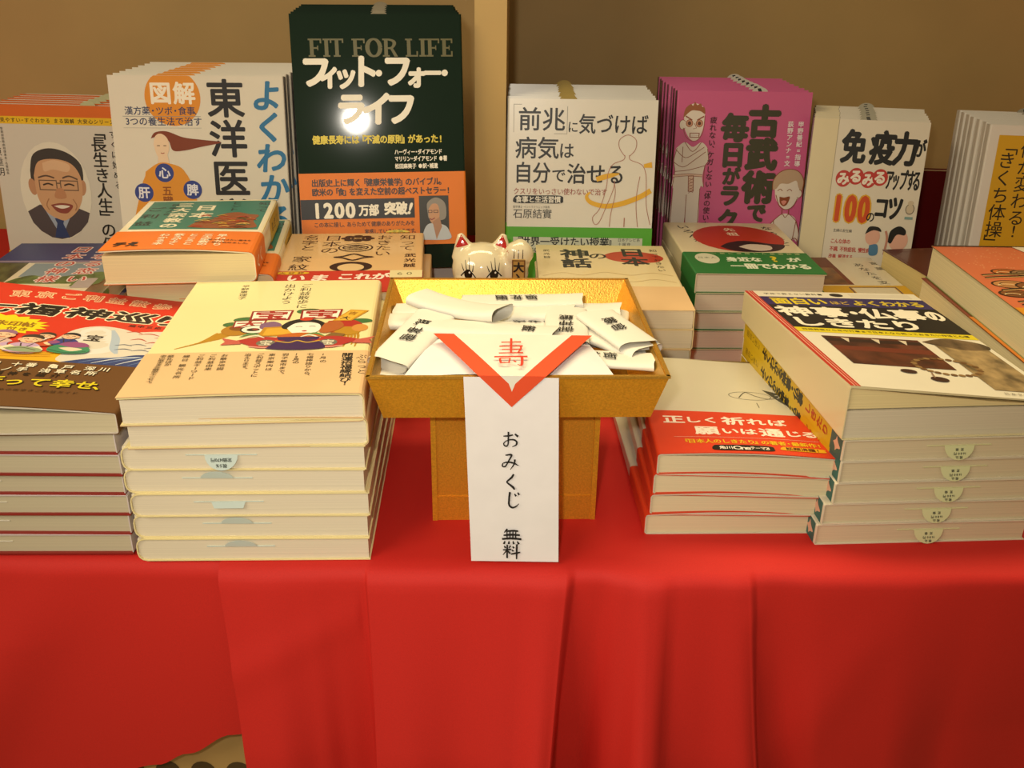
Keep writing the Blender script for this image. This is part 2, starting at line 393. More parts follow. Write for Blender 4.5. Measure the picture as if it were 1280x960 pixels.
# ------------------------------------------------------------------ standing books at the back of the table
INK = '#14130f'; WHITE = '#e6e1d4'; CREAM = '#e8dcb8'
def art_long(m):                                 # orange headed paperback with the oval portrait
    m.R(0, 0, 130, 11, '#d06414'); m.R(0, 11, 130, 18, '#e0b414')
    m.T('見やすい・すぐわかる まる図解 大安心シリーズ', 10, 122, 14.5, 4.6, '#4a3a08', .02)
    m.V('日野原重明', 3.5, 21, 68, 8.5, INK); m.V('聖路加国際病院理事長・名誉院長', 10.5, 21, 66, 2.8, '#4a463c')
    m.E(56, 81, 35, 47, '#ddd6c4')
    m.P([(25, 101), (38, 94), (56, 99), (72, 95), (87, 101), (84, 110), (76, 119), (66, 125), (56, 127.5), (46, 126), (36, 120), (29, 112)], '#4c4144')
    m.P([(41, 96), (56, 126), (72, 96), (66, 91), (46, 90)], '#9aa3b4')
    m.P([(51, 107), (61, 107), (59, 112), (64, 126), (49, 126), (53, 112)], '#2c3a66')
    m.S([(33, 61), (38, 46), (54, 40), (72, 44), (84, 55), (84, 72), (78, 78), (37, 80), (33, 72)], '#3a3430')
    m.E(33.5, 77, 4, 8, '#b88662', rot=-8); m.E(83, 77, 3.5, 7.5, '#b88662', rot=8)
    m.S([(36, 66), (42, 53), (58, 50), (74, 54), (82, 66), (82, 84), (76, 98), (64, 108), (56, 108), (44, 101), (37, 86)], '#c99a72')
    m.S([(46, 54), (58, 51), (72, 55), (70, 62), (56, 60), (47, 62)], '#d8b08a')
    for x in (49, 70): m.F(x - 9, 70, x + 9, 80, 1, '#6a5340'); m.L([(x - 5, 75), (x, 73.5), (x + 5, 75)], 1.5, '#3a2a20')
    m.L([(58, 73), (61, 73)], 1.2, '#6a5340'); m.L([(40, 68), (48, 66), (56, 68)], 1.5, '#5a4436'); m.L([(64, 68), (71, 66), (79, 69)], 1.5, '#5a4436')
    m.S([(57, 78), (63, 78), (66, 86), (60, 88), (54, 86)], '#b9825c')
    m.S([(49, 94), (60, 92), (71, 94), (66, 101), (60, 102), (54, 100)], '#8a4034'); m.S([(52, 95), (60, 94), (68, 95), (60, 97.5)], '#e6dccb')
    m.L([(48, 88), (45, 94), (47, 99)], 1, '#a5744f'); m.L([(72, 88), (75, 94), (73, 99)], 1, '#a5744f')
    m.V('「長生き人生」の優等生', 104, 19, 168, 15.5, INK, .012); m.V('すぐに始める', 119, 21, 78, 8, INK)
    m.R(0, 140, 130, 172, '#dcb21c'); m.T('長寿の秘訣!', 4, 76, 154, 15, '#164a72', .035)
A = book('white orange-headed paperback with an oval portrait of an elderly man, front of its row', .130, .172, .011, '#cfc8bb', art_long, 'L',
         top_tab=(95, '#b9b68c'), group='orange-topped portrait paperbacks', **standing(-.4365, .923, 0, 6, -3))
row(A, 5, .0122, 'orange-topped portrait paperback at far left')

def art_orient(m):
    m.P([(53.5 + 23.5 * math.cos(R(a)), max(.15, 18 + 23.5 * math.sin(R(a)))) for a in range(0, 360, 8)], '#d98a1e')
    m.T('図解', 33.5, 73.5, 14.5, 19, '#efe6d2', .03)
    m.T('漢方薬・ツボ・食事、', 12, 76, 29, 7.4, '#22315c', .01); m.R(10, 33.4, 76, 33.8, '#8b8b8b')
    m.T('3つの養生法で治す', 12, 77, 37.8, 7.6, '#22315c', .01); m.R(10, 43, 76, 43.4, '#b4b0a6')
    m.V('東洋医学', 98, 2, 136, 33, '#17161a', .022); m.V('よくわかる', 133, 3, 134, 27, '#1f6f9e', .03, shear=.12, dx=3)
    m.S([(32, 52), (36, 47), (46, 46), (60, 51), (76, 53), (92, 55), (74, 59), (60, 62), (50, 62), (47, 54), (40, 50)], '#7a3418')
    m.S([(34, 57), (36, 50), (41, 48), (46, 52), (47, 60), (44, 67), (40, 70), (36, 66)], '#e3c7a6')
    m.P([(37, 67), (45, 66), (46, 73), (36, 73)], '#e3c7a6')
    m.S([(25, 80), (36, 73), (46, 73), (58, 79), (62, 98), (56, 130), (28, 130), (22, 100)], '#d8902a')
    m.S([(22, 88), (28, 78), (30, 86), (24, 104), (16, 128), (11, 124)], '#d8902a'); m.S([(56, 78), (62, 86), (68, 110), (64, 118), (58, 96)], '#d8902a')
    for x, y, c in ((41, 81, '心'), (22, 98, '肝'), (64, 95.5, '脾')):
        m.E(x, y, 8, 8, '#2f3f86'); m.T(c, x - 5.2, x + 5.2, y, 10.4, '#dfe0e8', .025)
    m.V('五臓', 42, 92, 110, 9, '#8a4a12', .02)
    for x in (38, 43.5): m.L([(x - 1.2, 58), (x + 1.2, 58)], .6, '#4a2a18', 0)
    m.L([(39.4, 64), (41, 64.6), (42.6, 64)], .6, '#a03a2a', 0)
B = book('white paperback with blue and black title and a woman in an orange top', .148, .212, .0125, '#dcd5c4', art_orient, 'R', spine_mat=mat('#85858f', .3, 0, 'spine'),
         group='white paperbacks with an orange circle', top_tab=None, **standing(-.272, .828, 0, 9, 3))
row(B, 7, .0133, 'white orange-circle paperback', dx=.0012)

GREEN = '#0a2213'
def serif(m, ch, x, y, w, h, col):               # slab serif capitals of the title line
    t = h * .21; s = h * .09
    def stem(a): m.R(a, y, a + t, y + h, col); m.R(a - t * .45, y, a + t * 1.45, y + s, col); m.R(a - t * .45, y + h - s, a + t * 1.45, y + h, col)
    if ch in 'FLEIR': stem(x + t * .5)
    if ch in 'FE': m.R(x + t, y, x + w, y + s, col); m.R(x + w - s, y, x + w, y + h * .26, col); m.R(x + t, y + h * .47, x + w * .72, y + h * .47 + s, col); m.R(x + w * .68, y + h * .38, x + w * .76, y + h * .64, col)
    if ch in 'EL': m.R(x + t, y + h - s, x + w, y + h, col); m.R(x + w - s, y + h * .7, x + w, y + h, col)
    if ch == 'T': stem(x + w / 2 - t / 2); m.R(x, y, x + w, y + s, col); m.R(x, y, x + s, y + h * .24, col); m.R(x + w - s, y, x + w, y + h * .24, col)
    if ch == 'O': m.L([(x + w / 2 + w * .42 * math.cos(R(a)), y + h / 2 + h * .47 * math.sin(R(a))) for a in range(0, 361, 20)], [t * (.45 + .75 * abs(math.cos(R(a)))) for a in range(0, 361, 20)], col, 3)
    if ch == 'R': m.L([(x + t, y + s / 2), (x + w * .62, y + s), (x + w * .8, y + h * .25), (x + w * .62, y + h * .5), (x + t, y + h * .52)], [s, t * .6, t, t * .6, s], col); m.P([(x + w * .48, y + h * .5), (x + w * .68, y + h * .5), (x + w * 1.02, y + h), (x + w * .78, y + h)], col)
def art_fit(m):
    x = 14
    for ch, w in (('F', 13), ('I', 6.5), ('T', 13), (' ', 6), ('F', 13), ('O', 14.5), ('R', 14.5), (' ', 6), ('L', 12.5), ('I', 6.5), ('F', 13), ('E', 12)):
        if ch != ' ': serif(m, ch, x, 19, w - 2.2, 14, '#5c561a')
        x += w * .905
    wh = '#ece6d2'; k = mat(wh, .4); m.lay += 1
    for c, cx, cy, w, h in (('フ', 19, 44.5, 25, 27), ('ィ', 30, 47, 18, 22), ('ッ', 43, 48, 20, 21), ('ト', 58.5, 44.5, 23, 27), ('・', 70, 46, 17, 17), ('フ', 85, 44, 25, 27), ('ォ', 100.5, 47.5, 18, 21), ('ー', 114, 46, 16, 18), ('・', 124, 46, 17, 17),
                           ('ラ', 46, 74, 26, 27), ('イ', 67, 74, 26, 28), ('フ', 87, 74, 26, 28)):
        m.ch(c, cx, cy, w, h, k, 0, .06, .05)
    m.T('健康長寿には「不滅の原則」があった!', 13, 121, 98.5, 7.4, '#d8c41c', .035)
    m.T('ハーヴィー・ダイアモンド', 80, 120, 109, 4.6, wh, .03); m.T('マリリン・ダイアモンド ●著', 80, 124, 114.6, 4.6, wh, .03); m.T('松田麻美子 ●訳・補遺', 80, 116, 120.6, 4.4, wh, .03)
def band_fit(m):
    o = '#2a1608'
    m.T('出版史上に輝く「健康栄養学」のバイブル。', 10, 121, 8, 6.6, o, .03); m.T('欧米の「食」を変えた空前の超ベストセラー!', 10, 126, 15.5, 6.6, o, .03)
    m.R(0, 21.5, 95, 38, '#0d0b0a')
    for i, c in enumerate('1200'): m.ch(c, 13.5 + i * 9.2, 30.5, 15.5, 17, mat('#ece6d2', .4), 0, .0, .045)
    m.T('万部', 48, 65, 31, 10, '#ece6d2', .04); m.T('突破', 69.5, 89, 30, 11, '#ece6d2', .05); m.ch('!', 91.5, 30, 14, 13, mat('#ece6d2', .4), 12, .1, .04)
    m.T('この本に接し、あらためて健康のありがたみを', 10, 95, 42.5, 4.6, o, .01); m.T('実感しているところです。', 52, 97, 49, 4.6, o, .01)
    m.R(99, 20, 124, 57, '#2b2a20'); m.S([(100, 57), (104, 46), (110, 43), (120, 45), (124, 50), (124, 57)], '#b9bfc2')
    m.S([(106, 34), (106, 26), (113, 21.5), (120, 25), (122, 32), (120, 40), (108, 40)], '#8b8478'); m.S([(106.5, 32), (110, 27), (115, 28), (116, 38), (112, 44), (108, 41)], '#c08f68')
    m.P([(110, 42), (116, 38), (118, 46), (113, 57)], '#a87c5c'); m.F(106.5, 32, 110, 34.4, .5, '#4a3a30'); m.F(111, 32, 115, 34.4, .5, '#4a3a30'); m.L([(107.6, 39), (109.5, 40), (112, 38.6)], .8, '#8a3a30')
def spine_fit(m): m.V('フィット・フォー・ライフ', 11, 30, 110, 8, '#b4a42a', .02)
C_ = book('tall glossy dark green paperback with white title and orange band, front of its row', .139, .207, .021, GREEN, art_fit, 'R', spine_art=spine_fit,
          band=(.0815, '#e0780f', band_fit, None, .0205), group='dark green paperbacks with orange bands', top_tab=(72, '#8d8268'), rough=.55, gloss='gloss',
          **standing(-.112, .812, .0565, 11, 8))
row(C_, 5, .0227, 'tall dark green paperback', dx=.0005)

def art_sign(m):
    m.F(5, 5, 5.4, 28, .4, '#8a857a'); m.R(5, 4.6, 12, 5, '#8a857a'); m.R(51, 6, 51.4, 29, '#8a857a'); m.R(40, 28.6, 51.4, 29, '#8a857a')
    m.T('前兆', 8.5, 50, 17, 20.5, INK, .012); m.T('に', 51.5, 61, 23, 10.5, INK, .012); m.T('気づけば', 61, 121, 20.5, 17.5, INK, .012)
    m.T('病気', 6.5, 45, 41, 19.5, INK, .012); m.T('は', 44.5, 58, 43, 14.5, INK, .012)
    m.T('自分', 6, 38, 62, 19, INK, .014); m.T('で', 38, 52, 64, 13, INK, .014); m.T('治せる', 52, 103, 62.5, 18.5, INK, .014)
    m.T('クスリをいっさい使わないで治す', 5.5, 88, 78, 6.2, '#94402e', .005)
    m.S([(8, 81.6), (28, 81.5), (47, 81.6), (49.5, 85), (47, 88.2), (28, 88.3), (8, 88.2), (5.5, 85)], '#1a1916'); m.T('食事と生活習慣', 7.5, 47.5, 85, 6, '#e4dfd2', .02)
    m.T('医学博士・イシハラクリニック院長', 5.5, 38, 91.6, 2.3, '#4a463c'); m.T('石原結實', 5.5, 40, 97.5, 9, '#24221e')
    b = '#a06048'; y = '#d9a620'
    m.L([(78, 67), (88, 64), (98, 62)], [4, 4.5, 1], y) ; m.L([(119, 55), (126, 54)], [3, 5], y, 0)
    m.L([(126, 76), (116, 82), (100, 88), (86, 90), (74, 87), (70, 82), (73, 78)], [4.5, 4.5, 4.5, 4.2, 3.8, 3, 1.5], y)
    m.L([(102, 47), (97, 40), (97, 33), (104, 29), (111, 33), (111, 41), (106, 47)], .5, b); m.L([(102, 46), (101, 50), (92, 54), (88, 62), (87, 74), (82, 92), (76, 100), (78, 106), (82, 104), (87, 92), (93, 76), (94, 68)], .5, b)
    m.L([(106, 46), (107, 50), (117, 54), (121, 62), (122, 74), (123, 90), (127, 106)], .5, b); m.L([(116, 64), (114, 78), (114, 92), (116, 108)], .5, b); m.L([(94, 70), (95, 80), (92, 96), (91, 108)], .5, b); m.L([(104, 100), (104, 108)], .8, b)
def band_sign(m):
    m.R(6, 9, 121, 23, '#c4c4ac'); m.T('『世界一受けたい授業』', 7, 97, 13, 9, '#1d1f1a', .02); m.T('日本テレビ系', 99, 119, 10.6, 3.4, '#1d1f1a'); m.T('土曜夜', 99, 111, 14.6, 3.4, '#1d1f1a')
    m.T('「病気になりやすい人の前兆マップ」で特集、大反響!', 7, 119, 20.5, 5, '#1d1f1a', .01)
D = book('white paperback with a body outline, yellow ring and green band, front of its row', .129, .197, .0112, '#dad4c6', art_sign, 'L', band=(.088, '#4fa022', band_sign),
         group='white paperbacks with green bands', spine_mat=mat('#8f8f98', .25, 0, 'spine'), top_tab=(52, '#a48a3c'), **standing(.0577, .83, 0, 8, 0))
row(D, 7, .0127, 'white green-banded paperback beside the shelf upright')

PINK = '#cc5f8c'
def art_budo(m):
    b = '#8a4420'; w = '#ddd0c0'; m.af = (.78, -1, .72, 8)
    m.S([(11, 22), (12, 14), (16, 8), (24, 5), (33, 9), (36, 20), (34, 40), (28, 52), (20, 50), (13, 38)], w)
    m.S([(10, 24), (12, 12), (18, 6), (21, 8), (23, 3), (26, 7), (30, 5), (32, 9), (35, 10), (36, 18), (31, 15), (26, 14), (20, 14), (15, 18)], '#96562a')
    m.E(10, 32, 4, 6, w); m.O(10, 32, 4, 6, .7, b, 40, 320)
    for x in (18, 30): m.E(x, 30, 4, 4.5, '#c08a6a'); m.E(x, 30, 2, 2.4, '#5a2c14'); m.O(x, 30, 4, 4.5, .7, b)
    m.L([(13, 21), (21, 26)], 1.6, b, 0); m.L([(35, 21), (27, 26)], 1.6, b, 0); m.L([(24, 30), (27, 36), (23, 37)], .7, b, 0)
    m.R(19, 42, 31, 48, '#8a4420'); m.R(20, 43, 30, 47, '#e6ddd0'); m.R(20, 44.8, 30, 45.3, b); m.L([(11, 36), (14, 46), (21, 52), (29, 51), (35, 40), (36, 20)], .7, b)
    m.S([(4, 62), (14, 54), (24, 60), (34, 54), (42, 62), (44, 76), (40, 84), (38, 100), (40, 112), (36, 114), (36, 164), (22, 166), (20, 122), (18, 166), (2, 164), (3, 114), (1, 110), (4, 90), (2, 78)], w)
    for pts in ([(14, 54), (24, 66), (34, 54)], [(4, 64), (16, 74), (30, 66), (38, 60)], [(2, 80), (14, 86), (28, 76), (40, 66)], [(4, 92), (20, 90), (40, 84)], [(20, 122), (20, 164)], [(36, 114), (36, 164)], [(3, 114), (2, 164)], [(5, 62), (2, 78), (4, 92), (2, 112)], [(42, 62), (44, 78), (40, 86), (40, 112)], [(12, 60), (12, 80)]): m.L(pts, .8, b)
    m.L([(2, 98), (20, 96), (38, 97)], 3.4, b, 0); m.L([(2, 98), (20, 96), (38, 97)], 2.2, '#d8b8a0', 0); m.L([(24, 97), (25, 118)], 7, b, 0); m.L([(24, 98), (25, 117)], 5.4, '#d8b8a0', 0)
    for i in range(5): m.L([(22, 101 + i * 4), (28, 103 + i * 4)], .5, b, 0); m.L([(28, 100 + i * 4), (22, 104 + i * 4)], .5, b, 0)
    m.af = None
    m.V('疲れない、ケガしない「体の使い方」', 35.5, 23, 132, 6.6, '#4a1420', .02, dx=-1)
    g = '#3c3a24'
    
    for c, cy, q in zip('毎日がラクラ', (33, 58, 78, 96, 119, 140), (26, 24, 17, 21, 21, 21)): m.ch(c, 56, cy, q, q, mat(g, .4), 0, 0, .06); m.lay += 1
    for c, cy, q in zip('古武術で', (27, 57, 88, 112), (30, 30, 31, 19)): m.ch(c, 83, cy, q, q, mat(g, .4), 0, 0, .06)
    m.V('荻野アンナ=文', 108, 26, 68, 5.6, '#e8d8d8', .03); m.V('甲野善紀=指導', 117.5, 26, 68, 5.6, '#e8d8d8', .03); m.af = (.9, 12, .76, 11)
    m.S([(96, 100), (99, 88), (108, 82), (119, 84), (125, 94), (124, 106), (120, 118), (112, 128), (104, 124), (98, 114)], w)
    m.S([(94, 104), (94, 92), (100, 82), (110, 78), (120, 81), (126, 92), (125, 106), (121, 100), (118, 92), (110, 96), (102, 96), (98, 102)], '#b89a7c'); m.L([(94, 104), (94, 92), (100, 82), (110, 78), (120, 81), (126, 92), (125, 106)], .8, b)
    m.E(122, 108, 3.4, 5, w); m.O(122, 108, 3.4, 5, .7, b, -90, 120)
    for x in (102, 112): m.L([(x - 2.6, 105), (x, 102.6), (x + 2.6, 105)], .8, b)
    m.S([(102, 112), (107, 113), (113, 112), (111, 121), (107, 124), (103, 120)], b); m.S([(104, 118), (107, 116.5), (110, 118), (107, 122.4)], '#d88a7a')
    m.L([(98, 110), (103, 124), (110, 128), (117, 124), (121, 114)], .8, b)
    m.S([(98, 142), (106, 134), (114, 134), (122, 142), (121, 166), (100, 166)], w); m.S([(98, 142), (92, 152), (91, 166), (96, 166), (99, 154)], w); m.S([(121, 142), (125, 154), (126, 166), (123, 167), (119, 154)], w)
    for pts in ([(98, 142), (106, 134), (110, 138), (114, 134), (122, 142)], [(98, 142), (100, 166)], [(122, 142), (120, 166)], [(98, 142), (92, 152), (91, 166)], [(122, 142), (126, 156), (126, 166)], [(106, 128), (106, 134)], [(113, 128), (113, 134)]): m.L(pts, .8, b)
    m.O(122, 172, 4, 8, 1, b); m.af = None
Ebk = book('pink paperback with cartoon people and bold black vertical title, front of its row', .126, .194, .0125, PINK, art_budo, 'L', spine_mat=mat('#5c4a58', .2, 0, 'spine'),
         group='pink paperbacks', top_tab=(78, '#c4beb0', '#1a1816'), rough=.22, **standing(.2135, .913, 0, 8, -1))
row(Ebk, 7, .0135, 'pink cartoon paperback', dx=-.001)

def art_immune(m):
    m.R(0, 0, 22, 176, '#d9cba4'); m.R(21.6, 0, 22.2, 176, '#a89a80')
    x = 22
    for c, cx, w in (('免', 20 + x, 24), ('疫', 45 + x, 24), ('力', 66 + x - 1, 24)): m.ch(c, cx - 4.5, 24, w * .92, 31, mat(INK, .42), 0, 0, .04)
    m.ch('が', 72.5 + x, 23, 11, 17, mat(INK, .42), 0, 0, .03)
    for i, c in enumerate('みるみる'):
        cx = (32, 42.8, 54, 64)[i]; cy = 52.5 - (i % 2) * 2.5; m.E(cx, cy, 6.8, 7.6, '#b8342a'); m.ch(c, cx, cy, 11, 12, mat('#e8dfce', .4), 0, 0, .05)
    for c, cx in zip('アップする', (72.5, 78, 84.5, 91, 96)): m.ch(c, cx, 51.5, 7, 20, mat(INK, .42), 0, 0, .02)
    for i, c in enumerate('100'):
        m.ch(c, x + 8.5 + i * 11.6, 79, 19, 33, mat('#d8a41c', .4), 0, 0, .075); m.lay += 1; m.ch(c, x + 8.5 + i * 11.6, 79, 19, 33, mat('#c84a12', .4), 0, 0, .035)
    m.ch('の', x + 38.5, 86, 8, 10.5, mat(INK, .42), 0, 0, .02); m.ch('コ', x + 47, 77, 13, 22, mat(INK, .42), 0, 0, .035); m.ch('ツ', x + 59, 77, 14, 24, mat(INK, .42), 0, 0, .035)
    m.T('主婦の友社編', x + 7, x + 24, 100, 3.2, INK)
    for k, s in enumerate(('こんな体の', '不調、不快症状、慢性病を', '改善、解消する。', '免疫力アップの技', 'を満載!')): m.T(s, x + 6, x + (24, 46, 30, 30, 20)[k], 110 + k * 7.2, 4.8, '#b83c30', .02)
    m.E(x + 43, 104, 6.5, 8, '#d8a690'); m.S([(x + 36, 102), (x + 39, 95), (x + 47, 95), (x + 50, 99), (x + 43, 98)], INK); m.S([(x + 41, 112), (x + 48, 111), (x + 49, 120), (x + 42, 121)], '#4a7a9c')
    m.E(x + 66, 106, 8.5, 9.5, '#d8a690'); m.S([(x + 57, 108), (x + 58, 98), (x + 65, 93), (x + 71, 96), (x + 71, 101), (x + 64, 101), (x + 60, 109)], INK); m.S([(x + 58, 116), (x + 71, 116), (x + 70, 124), (x + 59, 124)], '#c05a2a'); m.L([(x + 54, 98), (x + 56, 106), (x + 55, 120)], 2, '#b8806a')
    m.E(x + 72, 77, 3.6, 4.5, '#c8b89c'); m.O(x + 72, 77, 3.6, 4.5, .6, '#5a5040'); m.E(x + 72, 71.5, 2.6, 2.2, '#c8b89c'); m.R(x + 68.5, 84, x + 75.5, 86.4, '#7c9a94')
    m.S([(x + 30, 136), (x + 36, 130), (x + 42, 128), (x + 44, 124), (x + 47, 130), (x + 46, 138), (x + 38, 143), (x + 31, 142)], '#5c2414'); m.E(x + 42, 140, 5, 5, '#d8a690')
Fbk = book('white paperback with bold black and orange title and cartoon heads, front of its row', .101, .176, .0118, '#dcd3bf', art_immune, 'L', rnd=.003,
         spine_mat=mat('#98a0ac', .25, 0, 'spine'), group='white paperbacks with cartoon heads', top_tab=(48, '#aaa48e', '#4a463c'), **standing(.3195, .8737, 0, 8, -10))
row(Fbk, 6, .0125, 'white cartoon-head paperback behind a dark red book', dx=.0015)

def art_gym(m):
    m.R(9, 8.5, 98, 138, '#d0a018'); m.V('体が変わる!', 36, 13, 96, 15, '#2a2008', .005); m.V('「きくち体操」', 19, 13, 108, 15.5, '#2a2008', .005); m.V('からだ', 44, 14, 30, 3.4, '#2a2008')
    m.P([(0, 150), (20, 146), (105, 152), (105, 172), (0, 172)], '#c9a090')
G = book('white paperback with a yellow title panel at far right, front of its row', .105, .178, .0115, '#dcd6cb', art_gym, 'L', group='white paperbacks with yellow panels',
         top_tab=(60, '#9a9484', '#4a463c'), **standing(.4662, .8445, 0, 6, -8))
row(G, 6, .0126, 'white yellow-panel paperback at far right', dx=-.0008, jit=.0014)

# ------------------------------------------------------------------ books lying flat, in stacks
def stack(first, n, t, what, spread=.0015, yawj=1.0, dx=0, dyaw=0, start=1, total=None, yaw0=None, flip=False, x0=None, y0=None, src=None):
    """copies lying below the top one, each a little out of line"""
    src = src or first; lx, ly, lz = first.location; total = total or n + 1
    for k in range(start, start + n):
        yaw = (first.rotation_euler.z if yaw0 is None else R(yaw0)) + R(random.uniform(-yawj, yawj) + dyaw * k) + (math.pi if flip else 0)
        x = (lx if x0 is None else x0) + dx * k + random.uniform(-spread, spread); y = (ly if y0 is None else y0) + random.uniform(-spread, spread) * .6
        nm = 'bottom copy' if k == total - 1 else '%s copy from the top' % ORD[k]
        dup(src, (x, y, lz - t * k), (0, 0, yaw), '%s, %s' % (what, nm))

# front left stack: seven gods guide books
def art_gods(m):
    red = '#c8301a'
    m.R(0, 0, 138, 122, red)
    m.T('東京ご利益散歩', 14, 122, 18, 12.5, '#e8c9a0', .05, arc=5, slope=-2); m.T('東京ご利益散歩', 14, 122, 18, 12, '#b8583c', .0, arc=5, slope=-2)
    for c, cx, cy in (('七', 14, 42), ('福', 43, 41), ('神', 74, 40.5), ('巡', 103, 40.5), ('り', 128, 41)):
        m.ch(c, cx, cy, 29, 20, mat('#ece2c4', .4), 0, .1, .1); m.lay += 1; m.ch(c, cx, cy, 29, 20, mat(INK, .4), 0, .1, .045)
    m.T('畑中三応子', 104, 131, 55.5, 4.5, '#2a1410', .02)
    pts = []
    for i in range(40):
        r = 1 if i % 2 else .82; a = R(i * 9); pts.append((28 + 32 * r * math.cos(a), 70 + 17 * r * math.sin(a)))
    m.P(pts, '#e8cc14'); m.T('ご朱印帖', 18, 51, 68, 8.5, '#8a6410', .04); m.T('付き', 36, 50, 76, 6, '#8a6410', .04)
    m.S([(0, 112), (20, 106), (60, 108), (100, 110), (100, 123), (0, 123)], '#dca41c')
    m.S([(70, 90), (76, 70), (88, 61), (102, 62), (112, 66), (126, 62), (138, 64), (138, 123), (86, 122), (82, 105)], '#cfc8bc')
    m.S([(80, 70), (88, 63), (98, 68), (104, 84), (108, 100), (96, 108), (86, 104), (82, 90)], '#d8d4d0'); m.L([(98, 66), (104, 80), (108, 96), (112, 104)], [2, 5, 5, 2], '#a4b4c8')
    for x, y, rr in ((112, 68, 5), (122, 70, 7), (132, 74, 6), (118, 80, 5), (128, 84, 5)): m.L([(x - rr, y), (x, y - 2.6), (x + rr, y + .5)], [.5, 1.6, .4], '#b0483c')
    for x, y in ((112, 90), (120, 88), (130, 92), (124, 97), (134, 98), (114, 97)): m.L([(x - 5, y + 1), (x, y - 1.5), (x + 5, y)], [.4, 1.2, .4], '#3c4a64')
    m.S([(86, 122), (100, 114), (114, 110), (124, 104), (136, 103), (138, 110), (138, 123)], '#2c3e72')
    for k in range(5): m.L([(96 + k * 7, 121), (106 + k * 7, 114 - k), (122 + k * 4, 108 - k * .6), (134, 108 + k)], [.5, 1.2, 1.2, .4], '#ccd2d8' if k % 2 else '#5c74a4')
    m.T('宝', 86, 97, 82, 11, '#2a2420', .02)
    o = '#3a2a22'
    def god(x, y, s, robe, trim, hat, beard=None, held=None):     # one small laughing figure in a robe
        m.S([(x - 9 * s, y + 13 * s), (x - 8 * s, y + 3 * s), (x, y - 1 * s), (x + 8 * s, y + 3 * s), (x + 10 * s, y + 13 * s), (x, y + 16 * s)], robe)
        m.S([(x - 8 * s, y + 4 * s), (x - 12 * s, y + 9 * s), (x - 8 * s, y + 12 * s), (x - 3 * s, y + 8 * s)], trim); m.S([(x + 8 * s, y + 4 * s), (x + 12 * s, y + 9 * s), (x + 8 * s, y + 12 * s), (x + 3 * s, y + 8 * s)], trim)
        m.L([(x - 3 * s, y + 1 * s), (x, y + 8 * s), (x + 4 * s, y + 1 * s)], .8 * s, o); m.L([(x - 9 * s, y + 13 * s), (x, y + 15.5 * s), (x + 10 * s, y + 13 * s)], .6 * s, o)
        m.E(x, y - 5 * s, 6 * s, 6 * s, o); m.E(x, y - 5 * s, 5.6 * s, 5.6 * s, '#e0b898'); m.E(x - 5.6 * s, y - 4.6 * s, 1.3 * s, 2 * s, '#d8a888'); m.E(x + 5.6 * s, y - 4.6 * s, 1.3 * s, 2 * s, '#d8a888')
        m.S([(x - 6.4 * s, y - 7 * s), (x - 5 * s, y - 11 * s), (x, y - 13 * s), (x + 5 * s, y - 11 * s), (x + 6.4 * s, y - 7 * s), (x, y - 8.6 * s)], hat)
        for d in (-2.4, 2.4): m.L([(x + (d - 1.3) * s, y - 5 * s), (x + d * s, y - 6 * s), (x + (d + 1.3) * s, y - 5 * s)], .6 * s, o)
        m.L([(x - 2 * s, y - 2.6 * s), (x, y - 1.6 * s), (x + 2 * s, y - 2.6 * s)], .7 * s, '#a83020')
        if beard: m.S([(x - 3.4 * s, y - 2 * s), (x, y - 1 * s), (x + 3.4 * s, y - 2 * s), (x, y + 6 * s)], beard)
        if held: m.E(x + 11 * s, y + 7 * s, 4 * s, 4 * s, o); m.E(x + 11 * s, y + 7 * s, 3.5 * s, 3.5 * s, held)
    god(10, 92, 1.0, '#8a9a80', '#c8b090', '#3a3430', '#e6e0d4'); god(26, 88, .9, '#7c8c6c', '#b8342a', '#a8846c', None, '#c8a060'); god(64, 89, .8, '#bc4a2c', '#e0c8a0', '#3a3028', '#d8d0c4'); god(78, 87, .8, '#2c3a7c', '#8c4a7c', '#1e1e24')
    god(40, 93, 1.05, '#c9a8a0', '#b89ac0', '#8c6484', None, '#b8342a'); m.S([(18, 104), (26, 97), (36, 99), (42, 106), (34, 111), (22, 110)], '#d8c8b4'); m.L([(20, 106), (28, 100), (38, 104)], .6, o); m.S([(8, 108), (14, 102), (20, 106), (16, 111)], '#b23a30')
    god(58, 98, 1.05, '#b89ac0', '#e0d4b8', '#3a3028'); m.S([(48, 108), (56, 104), (68, 106), (70, 111), (56, 112)], '#8a9a78'); m.L([(50, 109), (58, 106), (67, 109)], .6, o)
    m.S([(72, 104), (76, 98), (90, 97), (96, 102), (95, 108), (84, 111), (74, 109)], '#3a8460'); m.S([(76, 98), (80, 93), (90, 93), (94, 98), (86, 101)], '#8c4a7c'); m.S([(78, 103), (84, 101), (92, 103), (86, 107)], '#d8c8b0'); m.L([(73, 106), (84, 109.5), (95, 106)], .7, '#1c4a38')
    for y in (113, 117): m.L([(0, y + 2), (24, y), (50, y + 1), (78, y - 2)], .7, '#a8701c')
def band_gods(m):
    for dx, c, b in ((.5, '#1a0e04', .04), (0, '#e6dcc4', .02)):
        m.T('港 日本橋 十番 亀戸 深川', 20 + dx, 118 + dx, 7 + dx, 6.2, c, b); m.T('川 新宿山ノ手 浅草名所', 20 + dx, 113 + dx, 14 + dx, 6.2, c, b)
    m.T('全13の七福神を紹介!', 28, 100, 20.5, 5.2, '#1c1006', .03)
    for dx, c, b in ((.6, '#1c1206', .05), (0, '#d8c41c', .02)): m.T('楽、祈って幸せ、', 34 + dx, 126 + dx, 31 + dx, 12, c, b, .1)
    m.T('大人のための街歩きご利益ガイド', 54, 112, 42.5, 3.4, '#2c1a08')
